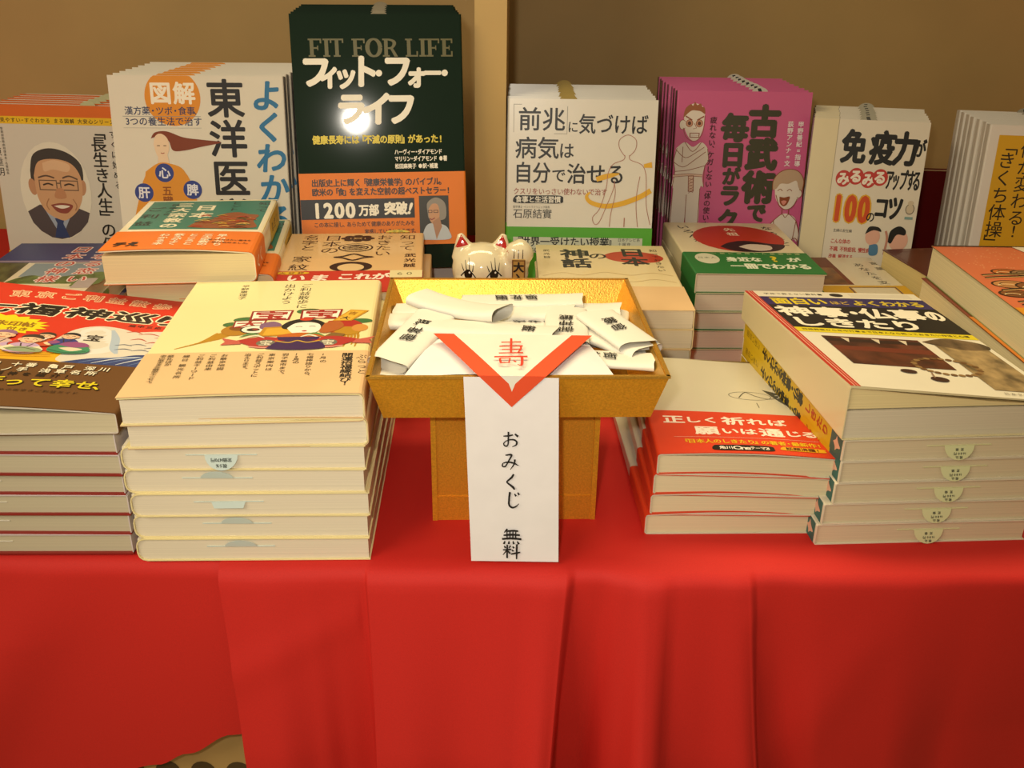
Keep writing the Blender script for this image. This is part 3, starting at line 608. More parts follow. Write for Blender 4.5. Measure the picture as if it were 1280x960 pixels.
gods = book('red guide book with seven gods picture and brown band, top of the front left stack', .138, .186, .0129, '#cfc6b8', art_gods, 'R', band=(.063, '#5e3a10', band_gods), pages='#c6bb9c',
            corners=(.006, -.001, -.008, .009), curl=.002, group='guide books in the front left stack', loc=(-.2785, .4488, .0785), rot=(0, 0, R(3)), rough=.3)
pale = book('', .138, .186, .0129, '#c9bfc0', None, 'R', pages='#bfb59a', slip=(52, '#d6d2c4', 'flap'), rnd=.0006,
            loc=(-.2815, .4515, .0785 - .0129), rot=(0, 0, R(1)), group='guide books in the front left stack', rough=.35)
pale['label'] = 'pale red-edged guide book, second from the top of the front left stack'
def redline(root):
    b = MB(); b.box(-.069, -.0004, .0, .069, .004, .0011, mat('#8c2420', .4, 0, 'print')); b.build('paper_band', root)
redline(pale)
stack(pale, 5, .0129, 'pale red-edged guide book in the front left stack', yawj=.6, total=7 - 1)

# cream stack beside it: two copies turned one way, five the other
def art_kumade(m):
    ink = '#2c2820'
    m.V('ご利益散歩に', 76, 7, 56, 8, ink, dx=2); m.V('出かけよう', 65, 7, 48, 8, ink, dx=2); m.V('平野恵理子', 35, 8, 38, 5.6, ink, dx=2)
    R_ = '#a82c20'
    # straw tassels at both sides
    for k in range(6): m.L([(44 - k * 2, 98), (36 - k * 2, 108 + k), (26 - k * 2.4, 112 + k * 2)], [2, 1.4, .8], '#b0801c'); m.L([(106 + k * 2, 96), (108 + k * 2, 106), (106 + k * 2.2, 116 + (k % 3) * 3)], [2, 1.6, .8], '#b0801c')
    for x, y, a, b_ in ((48, 76, 9, 5), (84, 62, 8, 5), (40, 84, 6, 4), (118, 80, 7, 4), (66, 66, 6, 3)): m.E(x, y, a, b_, '#3c6a3a')
    m.E(44, 94, 9, 9, '#a8741c'); m.E(46, 90, 7, 5, '#7c4a18'); m.S([(98, 80), (112, 78), (120, 88), (116, 98), (104, 98), (96, 92)], R_); m.E(104, 94, 9, 6, '#b0501c'); m.E(111, 97, 8, 7, '#b0801c'); m.E(118, 92, 5, 6, '#c88a40')
    for cx, cy, s, c in ((61, 69, 1, '宝'), (92, 68, 1, '宝'), (50, 84, .75, '大')):
        w = 13 * s; m.P([(cx - w, cy - w * .62), (cx + w, cy - w * .72), (cx + w * .95, cy + w * .62), (cx - w * .95, cy + w * .6)], '#8a2420'); m.P([(cx - w * .9, cy - w * .5), (cx + w * .9, cy - w * .58), (cx + w * .84, cy + w * .5), (cx - w * .84, cy + w * .5)], '#e8e2d4')
        m.ch(c, cx, cy, w * 1.7, w * 1.2, mat('#9c2a24', .4), 0, 0, .04)
    m.P([(100, 80), (110, 60), (122, 62), (112, 80)], '#c08a1c'); m.P([(102, 79), (110, 62), (119, 63.4), (111, 79)], '#d8a838'); m.ch('大', 108, 75, 6, 6, mat(ink, .4), 20, 0, .03); m.ch('吉', 112, 67, 6, 6, mat('#8a5a10', .4), 20, 0, .03)
    m.E(55, 93, 8.5, 6.5, '#e8e2d4'); m.O(55, 93, 8.5, 6.5, 1, ink); m.E(54, 93.6, 4, 2.6, ink); m.E(55, 93, 1.8, 1.2, '#9c3a2a')
    m.S([(57, 84), (64, 80), (70, 86), (66, 94), (58, 92)], '#7c5a7c'); m.P([(60, 90), (80, 88), (82, 104), (58, 105)], '#b8821c'); m.P([(62, 92), (78, 90), (80, 102), (61, 103)], '#d0a030')
    m.S([(70, 88), (74, 80), (82, 76), (92, 79), (98, 88), (94, 92), (74, 94)], '#1f1a18'); m.S([(74, 92), (78, 84), (86, 82), (93, 86), (94, 96), (88, 102), (79, 101)], '#ebe4d8')
    m.L([(79, 90), (81, 89.4), (83, 90)], .7, ink); m.L([(87, 89.6), (89, 89), (91, 89.6)], .7, ink); m.E(85, 97, 1.6, 1, R_)
    m.S([(96, 84), (104, 80), (108, 90), (100, 100), (94, 98)], '#a85a28'); m.E(84, 77, 4, 2.6, '#c03a20'); m.E(92, 74, 3, 2, '#d8b0a0')
    m.S([(70, 104), (80, 100), (92, 101), (98, 106), (94, 112), (80, 110), (72, 112)], '#b8601c'); m.S([(102, 100), (110, 103), (106, 108), (98, 107)], '#7c5a2c')
    for x0, d in ((46, 1), (120, -1)):                 # pair of sea bream
        m.S([(x0, 112), (x0 + 8 * d, 108), (x0 + 18 * d, 106), (x0 + 30 * d, 110), (x0 + 36 * d, 117), (x0 + 28 * d, 122), (x0 + 16 * d, 124), (x0 + 8 * d, 118)], '#a8302a'); m.P([(x0 + 3 * d, 112), (x0 - 8 * d, 107), (x0 - 5 * d, 113), (x0 - 7 * d, 118), (x0 + 5 * d, 117)], '#b8584c')
        m.L([(x0 + 10 * d, 121), (x0 + 20 * d, 123), (x0 + 30 * d, 120)], 1.4, '#d89a90'); m.E(x0 + 31 * d, 115, 1.6, 1.4, ink); m.E(x0 + 19 * d, 116, 5.5, 5, '#6c6a5c'); m.ch('宝', x0 + 19 * d, 116, 8, 8, mat('#d8d0bc', .4), 0, 0, .02)
    for x, d in ((48, 1), (98, -1)): m.L([(x, 106), (x + 6 * d, 101), (x + 12 * d, 104)], [.6, 2.4, .6], '#5a8a50'); m.L([(x + 2 * d, 109), (x + 9 * d, 104), (x + 15 * d, 108)], [.6, 2, .6], '#dcd8c0')
    m.P([(70, 107), (96, 107), (94, 112), (72, 112)], '#3a2050'); m.S([(66, 125), (72, 114), (83, 112), (95, 114), (100, 124), (90, 127), (76, 127)], '#3a2050'); m.L([(70, 113), (78, 116), (83, 113), (89, 116), (96, 113)], 1.3, '#c09a30')
def band_kumade(m):
    ink = '#4a3e2c'
    m.V('ぶらっと', 122, 6, 34, 6.4, ink, dx=2); m.V('開運招福縁結び!', 114, 4, 48, 6.8, '#241e16', .02, dx=2)
    for x, s, e in ((100, '1月の', 15), (93, '七福神詣りから、', 34), (85, '12月の', 16), (79, '羽子板市まで。', 32), (71.5, '東京案内は', 26), (65, 'ご利益スポットに', 34), (58, '沿えります。', 24), (45, 'お散歩地図', 24), (38.5, 'ご利益由来', 24), (32, 'ご利益キーワード', 36), (24, '縁日 観光名所', 34), (15, '祭礼ほか', 16), (11, '幸の気ままな散歩エッセイ。', 40)): m.V(s, x, 3.5, 3.5 + e, 4, ink, .01, dx=1.6)
cream = '#e6d7a0'
kum = book('cream paperback with a lucky rake picture and beige band, top of the big cream stack', .1265, .187, .0147, cream, art_kumade, 'R', band=(.058, '#d2b083', band_kumade), pages='#ddd2ba', rnd=.003,
           corners=(.001, .001, 0, 0), curl=.0012, group='cream paperbacks in the big stack', loc=(-.1408, .4480, .0882), rot=(0, 0, R(4.5)), rough=.5)
dup(kum, (-.1398, .4490, .0735), (0, 0, R(3.6)), 'cream paperback right under the lucky rake copy, second in the big cream stack')
SL = [('down', (('定価1470円', 2.4, 2.4, 5.6), ('税5%', 5.6, 2.4, 3.2))), ('up', ()), ('flap', ()), ('up', ()), ('up', ())]
for k, (st, tx) in enumerate(SL):
    b_ = book('cream paperback with paper slip, %s of the five turned lower copies' % ('topmost', 'second', 'third', 'fourth', 'lowest')[k], .1305, .187, .0147, cream, None, 'L', pages='#ddd2ba', rnd=.005,
              group='cream paperbacks in the big stack', rough=.5, loc=(-.1437 + (.0005, -.0005, .0012, 0, -.0002)[k], .4495 + (0, .0005, 0, .0008, 0)[k], .0588 - .0147 * k), rot=(0, 0, R(2 + (.3, -.2, .4, -.3, 0)[k])),
              slip=((53, 50, 53, 57, 58)[k], '#c3d2cc', st, tx))

# teal and orange pocket books behind the front left stack
def art_shrine(m):
    m.R(0, 0, 103, 2.5, CREAM); m.R(5, 3, 98, 90, '#2c7466')
    m.V('知って', 94, 8, 40, 9.5, '#12231e', .02, shear=-.1); m.V('ヒント', 72, 6, 36, 9, '#12231e', .02); m.V('ご利益', 12, 18, 84, 14, '#12231e', .02); m.V('日本人の', 24, 10, 50, 7, '#12231e', .02)
    m.V('日本', 50, 14, 60, 18, '#e6dcc0', .03); m.V('三大宗教の', 32, 8, 88, 14, '#e6dcc0', .03)
    m.S([(46, 84), (52, 66), (62, 60), (66, 46), (76, 40), (86, 46), (94, 50), (92, 66), (96, 84), (80, 88), (60, 88)], '#8a4a1c')
    for i in range(46):
        x = random.uniform(52, 92); y = random.uniform(50, 86); m.L([(x - 4, y + 1), (x, y - 2), (x + 4, y + 1)], [.6, 1.6, .5], random.choice(['#c89a2c', '#b8481c', '#d8b860', '#6a2c14', '#a83220', '#3c5c3c']))
def band_shrine(m):
    for x, s in ((76, '早わかり'), (66, '三大宗教の'), (56, 'ところと'), (46, '教えがよく'), (36, 'わかる本')): m.V(s, x, 8, 40, 7.4, '#f0dcc0', .03)
    m.T('チえ', 6, 24, 36, 12, '#2c1408', .06, .1); m.T('知っておきたい基本を', 68, 98, 24, 3.8, '#2c1408', .01); m.T('一冊に収めました。', 68, 98, 31, 3.8, '#2c1408', .01)
def spine_shrine(m): m.R(1.5, 6, 19, 60, '#c0a21c'); m.V('ご利益', 10.2, 12, 52, 9, '#4a3c10', .02)
def spine_band(m): m.L([(4, 20), (9, 26), (14, 20)], 1.6, '#f0dcc0'); m.L([(6, 34), (10, 42), (14, 34)], 1.6, '#f0dcc0')
shr = book('teal and orange pocket book with lifted cover, top of its stack', .103, .148, .0205, '#e6dcc0', art_shrine, 'R', band=(.050, '#dc7220', band_shrine, spine_band), spine_art=spine_shrine, pages='#e0cfa0',
           corners=(.003, 0, 0, 0), curl=.002, group='teal and orange pocket books', rnd=.004, loc=(-.2302, .631, .1015), rot=(0, 0, R(6.6)), rough=.35, name='pocket_book')
for k in range(1, 5):
    dup(shr, (-.2302 + .007 + .001 * k, .631 + .012 + .001 * k, .1015 - .0205 * k), (0, 0, R(6.6 + (.5, -1, .6, 0)[k - 1])), 'teal and orange pocket book, %s in its stack' % ('second from top', 'third from top', 'fourth from top', 'fifth from top')[k - 1])
def art_god(m):
    m.R(0, 0, 103, 58, '#28346e'); m.R(0, 52, 103, 57, '#8a7a94')
    m.R(0, 58, 30, 124, mat('#4a4a2c', .4, 0, 'photo')); m.R(36, 60, 103, 96, '#7c8c98'); m.S([(36, 100), (46, 92), (62, 98), (80, 92), (103, 84), (103, 118), (36, 116)], mat('#4a5a24', .4, 0, 'photo')); m.R(36, 114, 86, 122, '#cfc6a8'); m.R(88, 100, 103, 124, '#a89a9a')
    for x, s in ((62, '日本の神様'), (86, '聖なる恋い')):
        m.V(s, x, 10, 112, 18, '#e4d4d0', .07, shear=.06); m.V(s, x, 10, 112, 17.5, '#b8382c', .015, shear=.06)
god = book('blue-topped pocket book with landscape photos and red vertical title', .103, .148, .0145, '#d8ccb4', art_god, 'L', pages='#d2c4a0', loc=(-.394, .708, .0455), rot=(0, 0, R(3)), group='blue-topped pocket books', name='pocket_book', rough=.3)
for k in range(1, 4): dup(god, (-.3945 + .001 * k, .7085, .0455 - .0148 * k), (0, 0, R(3 + (.8, -.6, .4)[k - 1])), 'blue-topped pocket book %s' % ('directly under the one with landscape photos', 'two below the one with landscape photos', 'lying on the cloth under three others')[k - 1])
tealb = book('green and white pocket book peeking in at the far left edge', .103, .148, .014, '#d8d2c0', lambda m: (m.R(0, 0, 103, 40, '#2c6a58'), m.V('神社', 80, 60, 100, 16, '#22402f', .03)), 'L', loc=(-.508, .70, .0145), rot=(0, 0, R(4)), name='pocket_book')
dup(tealb, (-.509, .701, 0), (0, 0, R(3.5)), 'green and white pocket book under the copy at the far left edge')
dup(tealb, (-.507, .7, .029), (0, 0, R(4.6)), 'green and white pocket book on top of the low pile at the far left edge')
tealb['label'] = 'green and white pocket book in the middle of the far left pile'

# family crest pocket books behind the gold tray
def art_crest(m):
    k = '#3a1c0c'
    m.V('知って', 97, 5, 50, 14, k, -.0 or 0); m.V('おきたい', 78, 5, 64, 14, k); m.V('日本の', 36, 5, 56, 16, k); m.V('名字と', 18, 4, 48, 14, k); m.V('家紋', 17, 60, 100, 16, k); m.V('武光誠', 100, 56, 94, 9.5, k, .02)
    c = '#2a1410'
    for a in range(0, 360, 45): m.E(56 + 10 * math.cos(R(a)), 15 + 6.5 * math.sin(R(a)), 3.9, 3, c)
    m.E(56, 15, 5.6, 4, c); m.E(56, 15, 3.4, 2.2, '#c8a468'); m.E(56, 15, 2, 1.3, c)
    m.E(56, 41, 14, 11, c); m.E(56, 41, 12.6, 9.6, '#d8b888'); m.E(56, 41, 10.6, 7.6, c)
    for d in (-5, 0, 5): m.L([(47, 42 + d), (56, 38 + d), (65, 42 + d)], .9, '#d8b888'); m.L([(47, 42 + d), (56, 46 + d), (65, 42 + d)], .9, '#d8b888')
    m.L([(41, 66), (48, 64), (56, 58), (64, 64), (71, 66), (64, 68), (56, 74), (48, 68), (41, 66)], 2.4, c, 3)
    m.E(56, 90, 16, 12, c); m.E(56, 92, 10, 9, '#d8b888'); m.L([(46, 86), (56, 80), (66, 86)], 3, c)
def band_crest(m):
    m.E(14, 4.5, 13, 3.4, '#d8b020'); m.T('大好評', 4, 24, 4.6, 4.6, '#8a3a10', .03); m.T('いま', 10, 44, 16, 15, '#f0dcd0', .04, .1); m.T('これが', 48, 86, 14, 15, '#f0dcd0', .04, .1); m.R(86, .5, 110, 17, '#ddd0a0'); m.T('60', 90, 104, 8, 9, '#6a6a4a')
crest = book('buff pocket book with four dark crests and red band', .110, .148, .0188, '#d8b27e', art_crest, 'R', band=(.047, '#b82c1c', band_crest), pages='#d8c8a4', rough=.5,
             group='crest pocket books behind the tray', loc=(-.1195, .6365, .0752), rot=(0, 0, R(4.5)), name='pocket_book')
tb = MB(); tb.frame((.033, .148, .0195), (1, 0, 0), (0, 1, 0)); tb.E(0, 0, 10, 8, mat('#d8c860', .6, 0, 'paper'), 180, 360); tb.T('定価', -5, 5, -3.4, 4, '#5a6a4a', .02); tb.build('order_slip', crest)
for k in range(1, 5): dup(crest, (-.1195 + .003 + (.001, -.001, .001, 0)[k - 1], .6365 + .002, .0752 - .0188 * k), (0, 0, R(4.5 - (.8, .2, 1, .5)[k - 1])), 'crest pocket book behind the tray, %s from the top of its stack' % ORD[k])
for c in bpy.data.objects:                        # the yellow slip shows on the top copy only
    if c.name.startswith('order_slip.') and c.parent and c.parent.name.startswith('pocket_book') and c.data.users > 1 and c.parent != crest and c.parent.get('group') == 'crest pocket books behind the tray': bpy.data.objects.remove(c)

# flat dark green copies that carry the standing green books
flat = book('dark green paperback lying flat, upper of two under the standing dark green row', .139, .207, .027, GREEN, None, 'R', band=(.0815, '#e0780f', None, None, .0205), rough=.16, group='dark green paperbacks with orange bands',
            loc=(-.1075, .8085, .0285), rot=(0, 0, R(8)), pages='#b8b2ac')
dup(flat, (-.1065, .8085, .0005), (0, 0, R(7.4)), 'dark green paperback lying flat, lower of two under the standing dark green row')

# myth pocket books right of the tray
def art_myth(m):
    k = '#16120c'
    m.S([(56, 30), (66, 20), (84, 17), (100, 24), (107, 35), (100, 46), (82, 49), (64, 43)], '#b83c20')
    m.V('日本', 82, 8, 58, 24, k, .03); m.V('の', 52, 20, 42, 17, k, .02); m.V('神話', 33, 12, 64, 26, k, .03); m.V('武光誠', 9, 12, 40, 6, k); m.V('知っておきたい', 101, 10, 72, 7, k)
    for y in (84, 100, 118): m.L([(4, y), (20, y - 8), (36, y - 2), (54, y - 10), (74, y - 3), (92, y - 9), (108, y - 2)], .8, '#c8ae7c')
    m.R(0, 108, 112, 160, '#dcb888')
myth = book('cream pocket book with red sun and black calligraphy, right behind the tray', .112, .159, .0155, '#e2cf9e', art_myth, 'R', pages='#d6c8ac', group='myth pocket books', rough=.5, loc=(.0762, .6535, .0625), rot=(0, 0, R(.6)), name='pocket_book')
for k in range(1, 5): dup(myth, (.0762 + (.0006, -.0004, .0007, 0)[k - 1], .6538, .0625 - .0156 * k), (0, 0, R(.6 + (.4, -.3, .5, 0)[k - 1])), 'cream red-sun pocket book, %s from the top of its stack' % ORD[k])

# red oval pocket books
def art_oval(m):
    k = '#16120c'
    m.V('いろんな', 14, 8, 66, 12, k, .01, dx=9); m.V('なるほど', 92, 8, 74, 11, k, .01, dx=3)
    m.E(58, 50, 40, 41, '#b83218'); m.S([(36, 76), (46, 64), (62, 58), (82, 66), (94, 70), (84, 86), (64, 91), (46, 88)], '#231410'); m.S([(52, 76), (64, 68), (80, 72), (78, 84), (64, 87)], '#cfc0b0'); m.V('先祖', 56, 16, 44, 11, '#e8d4b8', .02)
def band_oval(m):
    m.E(17, 18, 10, 14, '#cfcfb4'); m.T('日本人', 9, 25, 16, 5, '#3c5a3c'); m.T('一冊に凝縮した基礎知識', 22, 100, 4, 4.4, '#b8c48c', .01)
    m.T('身近な', 32, 62, 20, 12, '#dfe6cc', .045); m.T('?', 64, 82, 18, 20, '#d8c01c', .03); m.T('が', 82, 96, 20, 12, '#dfe6cc', .045); m.T('一冊でわかる', 32, 98, 38, 14, '#dfe6cc', .045)
oval = book('pocket book with red oval picture and green band, right of the tray', .105, .150, .0158, '#e0d2ac', art_oval, 'L', band=(.056, '#1c7030', band_oval), pages='#d4c6ac', group='red oval pocket books', rough=.35,
            corners=(.001, 0, 0, .001), loc=(.197, .7285, .0652), rot=(0, 0, R(2)), name='pocket_book')
for k in range(1, 5): dup(oval, (.197 + (.0012, -.001, .0008, -.0006)[k - 1], .729, .0652 - .0162 * k), (0, 0, R(2 + (.6, -.5, .8, 0)[k - 1])), 'red oval pocket book, %s from the top of its stack' % ORD[k])

# slim red-banded pocket books, front right
def art_pray(m):
    g = '#4a4a42'
    m.S([(64, 3), (74, 4), (86, 24), (96, 44), (100, 70), (103, 92), (92, 78), (82, 52), (72, 30)], g); m.V('新しい祈り方', 82, 8, 70, 8, '#d8d4c8', .02, dx=12)
    m.O(72, 66, 14, 7, .5, '#6a685c'); m.L([(64, 70), (70, 60), (76, 66), (84, 70), (92, 66)], .8, '#5a584c'); m.L([(74, 78), (74, 86)], .5, '#5a584c')
def band_pray(m):
    w = '#f0e2d4'
    for c, cx, s in zip('正しく祈れば', (15, 27, 38, 52, 66, 79), (14, 11, 11, 15, 12, 12)): m.ch(c, cx, 14, s, s * .86, mat(w, .4), 0, 0, .035)
    for c, cx, s in zip('願いは通じる', (33, 47, 58, 72, 85, 95), (15, 11, 11, 15, 11, 11)): m.ch(c, cx, 30, s, s * .86, mat(w, .4), 0, 0, .035)
    m.R(12, 39.6, 98, 40, '#e0b0a0'); m.T('『日本人のしきたり』の著者・最新作!', 16, 98, 46, 6, '#e0b81c', .02)
    m.S([(34, 51.5), (50, 50.8), (66, 51.5), (68, 55), (66, 58.6), (50, 59.2), (34, 58.6), (32, 55)], INK); m.T('角川', 36, 44, 55, 4.6, w, .02); m.T('One', 44.5, 54, 55, 7, w, .02); m.T('テーマ21', 54, 65, 55, 4.6, w, .02)
    m.S([(74, 51), (96, 51), (98, 53.5), (96, 56), (74, 56), (72, 53.5)], '#e0a41c'); m.T('話題沸騰!', 75, 95, 53.5, 4.6, '#4a2008', .03)
def sp_pray(m): m.R(2, 8, 11, 60, '#c9c2b0')
pray = book('slim grey pocket book with red band, top of the small front right stack', .103, .160, .0133, '#cdc6b0', art_pray, 'L', band=(.062, '#d03a18', band_pray), pages='#d4c8a4', group='red-banded slim pocket books', rough=.45, rnd=.002,
            corners=(.0, -.001, -.012, -.007), curl=.0022, loc=(.1360, .4825, .0399), rot=(0, 0, R(-1)), name='pocket_book')
for k, (dx, dyw) in enumerate(((-.0012, 0), (-.0022, 1.5), (-.0045, 3))):
    dup(pray, (.1360 + dx, .4825 + .0003 * k, .0399 - .0133 * (k + 1)), (0, 0, R(-1 + dyw)), 'slim red-banded pocket book, %s of its front right stack' % ('second from the top', 'third from the top', 'bottom')[k])

# ceremony guides, big front right stack
def art_rite(m):
    w = '#ece4d0'
    m.R(0, 0, 6, 188, '#b82c18'); m.R(2.2, 0, 2.8, 188, '#d8b49c'); m.R(4.2, 0, 4.6, 188, '#d8b49c'); m.R(6, 0, 128, 188, '#dcd4c0')
    m.T('学校で教えない教科書', 12, 56, 6.5, 4, INK, .02); m.E(66, 7, 5, 4, INK); m.R(76, 3, 122, 11, '#cfc6b4')
    m.R(6, 14, 128, 34, '#2c2458'); m.T('面白い', 12, 52, 24, 16, '#d8c01c', .035); m.T('ほど', 54, 68, 25.5, 8, '#b89a3c', .03); m.T('よくわかる', 70, 124, 24.5, 12, '#c8b030', .04)
    m.R(6, 34, 128, 84, '#0e0e0c')
    for c, cx, s in zip('神事・仏事の', (20, 45, 62, 78, 101, 120), (25, 24, 16, 24, 24, 13)): m.ch(c, cx, 48, s, 23, mat(w, .4), 0, 0, .04)
    for c, cx in zip('しきたり', (20, 43, 66, 89)): m.ch(c, cx, 71, 24, 20, mat(w, .4), 0, 0, .042)
    m.R(6, 84, 128, 93, '#d8c41c'); m.T('冠婚葬祭から年中行事まで日本人なら知っておきたい作法と心得', 10, 124, 88, 3.8, '#4a4010', .02)
    m.R(18, 100, 82, 150, mat('#4a2414', .35, 0, 'photo')); m.R(18, 104, 82, 110, '#2c1810'); m.R(18, 118, 82, 126, '#6a2c18')
    for x in (30, 50, 68): m.P([(x, 102), (x + 5, 103), (x + 2, 111)], '#cfc0a8')
    m.R(90, 104, 124, 178, mat('#8a7450', .4, 0, 'photo')); m.S([(84, 102), (104, 94), (124, 100), (126, 110), (108, 114), (92, 108)], mat('#5c4a34', .4, 0, 'photo'))
    for k in range(26):
        a = R(k * 360 / 26); m.E(78 + 20 * math.cos(a), 146 + 13 * math.sin(a), 2.2, 1.8, '#6a4a28' if k % 2 else '#8a6a40', n=10)
    m.E(48, 158, 5, 3.2, '#3a2014'); m.E(62, 168, 5.4, 3.8, '#3a2014'); m.L([(62, 158), (60, 166)], 1, '#8a6a50', 0); m.T('日本文芸社', 92, 112, 183, 3.4, '#6a6458')
def sp_rite(m):
    m.R(.3, 2, 13.6, 170, '#c8a814'); m.R(.3, 170, 13.6, 186, '#1c5c58'); m.V('面白いほど', 6.8, 8, 38, 5.4, '#8a7010', .02); m.V('よくわかる神事・仏事', 6.8, 44, 124, 9.6, INK, .05); m.V('しきたり', 6.8, 128, 166, 8.4, '#a83c14', .04)
    m.S([(6.5, 174), (9, 177), (11.5, 178), (9, 180), (6.5, 184), (4.5, 180), (2.5, 178), (4.5, 177)], '#d8a890')
rite = book('white ceremony guide with black title panel and lifted cover, top of the right stack', .128, .188, .0188, '#d8cca0', art_rite, 'L', pages='#d0c6ae', corners=(.015, .001, -.002, .003), group='ceremony guides', rough=.4, inner='#e0d0a0',
            loc=(.2478, .479, .0694), rot=(0, 0, R(5)), rnd=.001)
wl = MB(); wv = []
for yy, hh in ((.0016, .0128), (.07, .0066), (.12, .003)): wv.append([(-.0625, yy, .0186), (.03, yy, .0186), (.055, yy, .0183), (.02, yy, .0186 + hh * .2), (-.0625, yy, .0186 + hh)])
wl.grid(wv, mat('#e0cf9a', .7, 0, 'pages'), True); wl.add(wv[0], [(0, 1, 2, 3, 4)], mat('#e0cf9a', .7, 0, 'pages')); wl.build('end_leaves', rite)
guide = book('', .128, .188, .0137, '#d8cfb8', None, 'L', pages='#d2c4a4', spine_art=sp_rite, group='ceremony guides', rough=.4, loc=(.2500, .4785, .0555), rot=(0, 0, R(4.8)), rnd=.001,
             slip=(68, '#cfd0a0', 'down', (('定価', 2, 1.8, 3), ('1680円', 4.4, 1.8, 3.8), ('税込', 6.6, 1.8, 2.4))))
guide['label'] = 'yellow-spined ceremony guide just under the lifted-cover copy'
for k, dx in enumerate((.0005, -.0008, -.0052, -.0075)):
    dup(guide, (.2500 + dx, .4785 - .0006 * k, .0555 - .01385 * (k + 1)), (0, 0, R(4.8 - .35 * k)), 'yellow-spined ceremony guide, %s' % ('third from the top of its stack', 'fourth from the top of its stack', 'second from the bottom of its stack', 'bottom of its stack')[k])

# stacks at the right edge
def art_cloud(m):
    m.R(0, 0, 128, 188, '#c86a44'); k = '#2c1c10'
    for i in range(120): m.E(random.uniform(10, 124), random.uniform(2, 56), .7, .7, '#d89a70', n=6); m.lay = 3
    for cx, cy, s, c in ((30, 64, 10, '#b8642c'), (42, 66, 9, '#8a6a48'), (48, 82, 11, '#cf9a5c'), (20, 92, 12, '#b8804c'), (36, 96, 13, '#7a4a24'), (58, 96, 12, '#d8b070'), (76, 88, 12, '#a8683c'), (30, 116, 14, '#cfa868'), (54, 120, 15, '#8a5028'), (78, 112, 14, '#d8b880'), (14, 112, 10, '#7a4a24')):
        m.E(cx, cy, s + 1.6, s * .62 + 1.4, k); m.E(cx, cy, s, s * .62, c); m.O(cx, cy, s * .62, s * .36, .9, k); m.O(cx - s * .3, cy + s * .2, s * .5, s * .25, .8, '#e0c898', 180, 380)
    m.R(0, 140, 128, 188, '#cf8a1c')
    for y in (72, 78, 104, 128, 134): m.L([(8, y), (24, y - 3), (54, y - 5), (78, y + 3), (104, y - 3), (126, y + 2)], 2, k); m.L([(8, y + 2), (24, y - 1), (54, y - 3), (78, y + 5), (104, y - 1), (126, y + 4)], 1, '#d8b070')
    m.P([(62, 0), (128, 0), (128, 74), (74, 48)], '#dcd0bc'); m.V('文様', 92, 6, 60, 26, '#a02c34', .03); m.R(0, 0, 128, 2, k)
cloud = book('orange cloud-patterned book at the right edge, top of its pile', .128, .188, .026, '#6c7440', art_cloud, 'R', pages='#d8cda4', group='cloud-patterned books', rough=.35, loc=(.393, .546, .079), rot=(0, 0, R(0)), rnd=.002)
under = book('brown-red patterned book peeking out beneath the top cloud-patterned book', .128, .188, .0262, '#7a2c1e', None, 'R', pages='#d8cda4', loc=(.3915, .5455, .0527), rot=(0, 0, R(.6)), rough=.4,
             band=(.10, '#c8741c', None), rnd=.001)
for k in range(2, 4): dup(cloud, (.393 + .0015 * k, .546 + .001, .079 - .0263 * k), (0, 0, R((.5, -.3, .2)[k - 1])), 'cloud-patterned book at the right edge, %s' % ('second in its pile', 'third in its pile', 'bottom of its pile')[k - 1])
def art_maroon(m): m.T('日本の歴史', 30, 90, 4, 4, '#a87060'); m.F(3, 8, 100, 145, .6, '#5c201c')
maroon = book('dark red hardback with rough cream page edges, lying behind the cloud-patterned pile', .095, .085, .035, '#561814', art_maroon, 'R', pages='#dcc684', loc=(.3925, .762, .035), rot=(0, 0, R(9)), rough=.3, group='dark red hardbacks')
dup(maroon, (.3935, .763, 0), (0, 0, R(9.5)), 'dark red hardback underneath the other one behind the cloud-patterned pile')
def art_brown(m):
    m.R(0, 0, 36, 76, '#6a3018'); m.R(4, 30, 32, 74, mat('#6a4418', .3, 0, 'photo')); m.V('あなたを支えた', 58, 16, 100, 10, '#3a3430', 0, dx=8); m.V('言葉', 74, 10, 40, 8, '#3a3430')
def band_brown(m): m.R(30, 6, 66, 34, '#d0c4a8'); m.F(28, 4, 68, 36, 1, '#3a2c5c')
brown = book('cream and brown pocket book with yellow band between the oval and ceremony stacks', .078, .17, .019, '#d8cdb0', art_brown, 'R', band=(.09, '#c89a1c', band_brown), pages='#d0b870', loc=(.2955, .681, .039), rot=(0, 0, R(2)), rough=.3, name='pocket_book', group='brown pocket books')
for k in (1, 2): dup(brown, (.2955 + .001 * k, .6815, .039 - .0194 * k), (0, 0, R(2 - .4 * k)), 'cream and brown pocket book, %s' % ('below the yellow-banded copy', 'lowest under the yellow-banded copy')[k - 1])
redb = book('dark red book standing behind the cartoon-head row', .06, .108, .02, '#6c0c14', lambda m: m.R(4, 4, 8, 100, '#7c1a20'), 'L', loc=(.436, 1.0, 0), rot=(R(86), 0, R(-4)), rough=.3)
redt = book('crimson book standing at the far right behind the yellow-panel row', .09, .158, .02, '#8c1428', lambda m: m.R(4, 4, 86, 6, '#a83a44'), 'L', loc=(.575, 1.0, 0), rot=(R(86), 0, R(-4)), rough=.3)

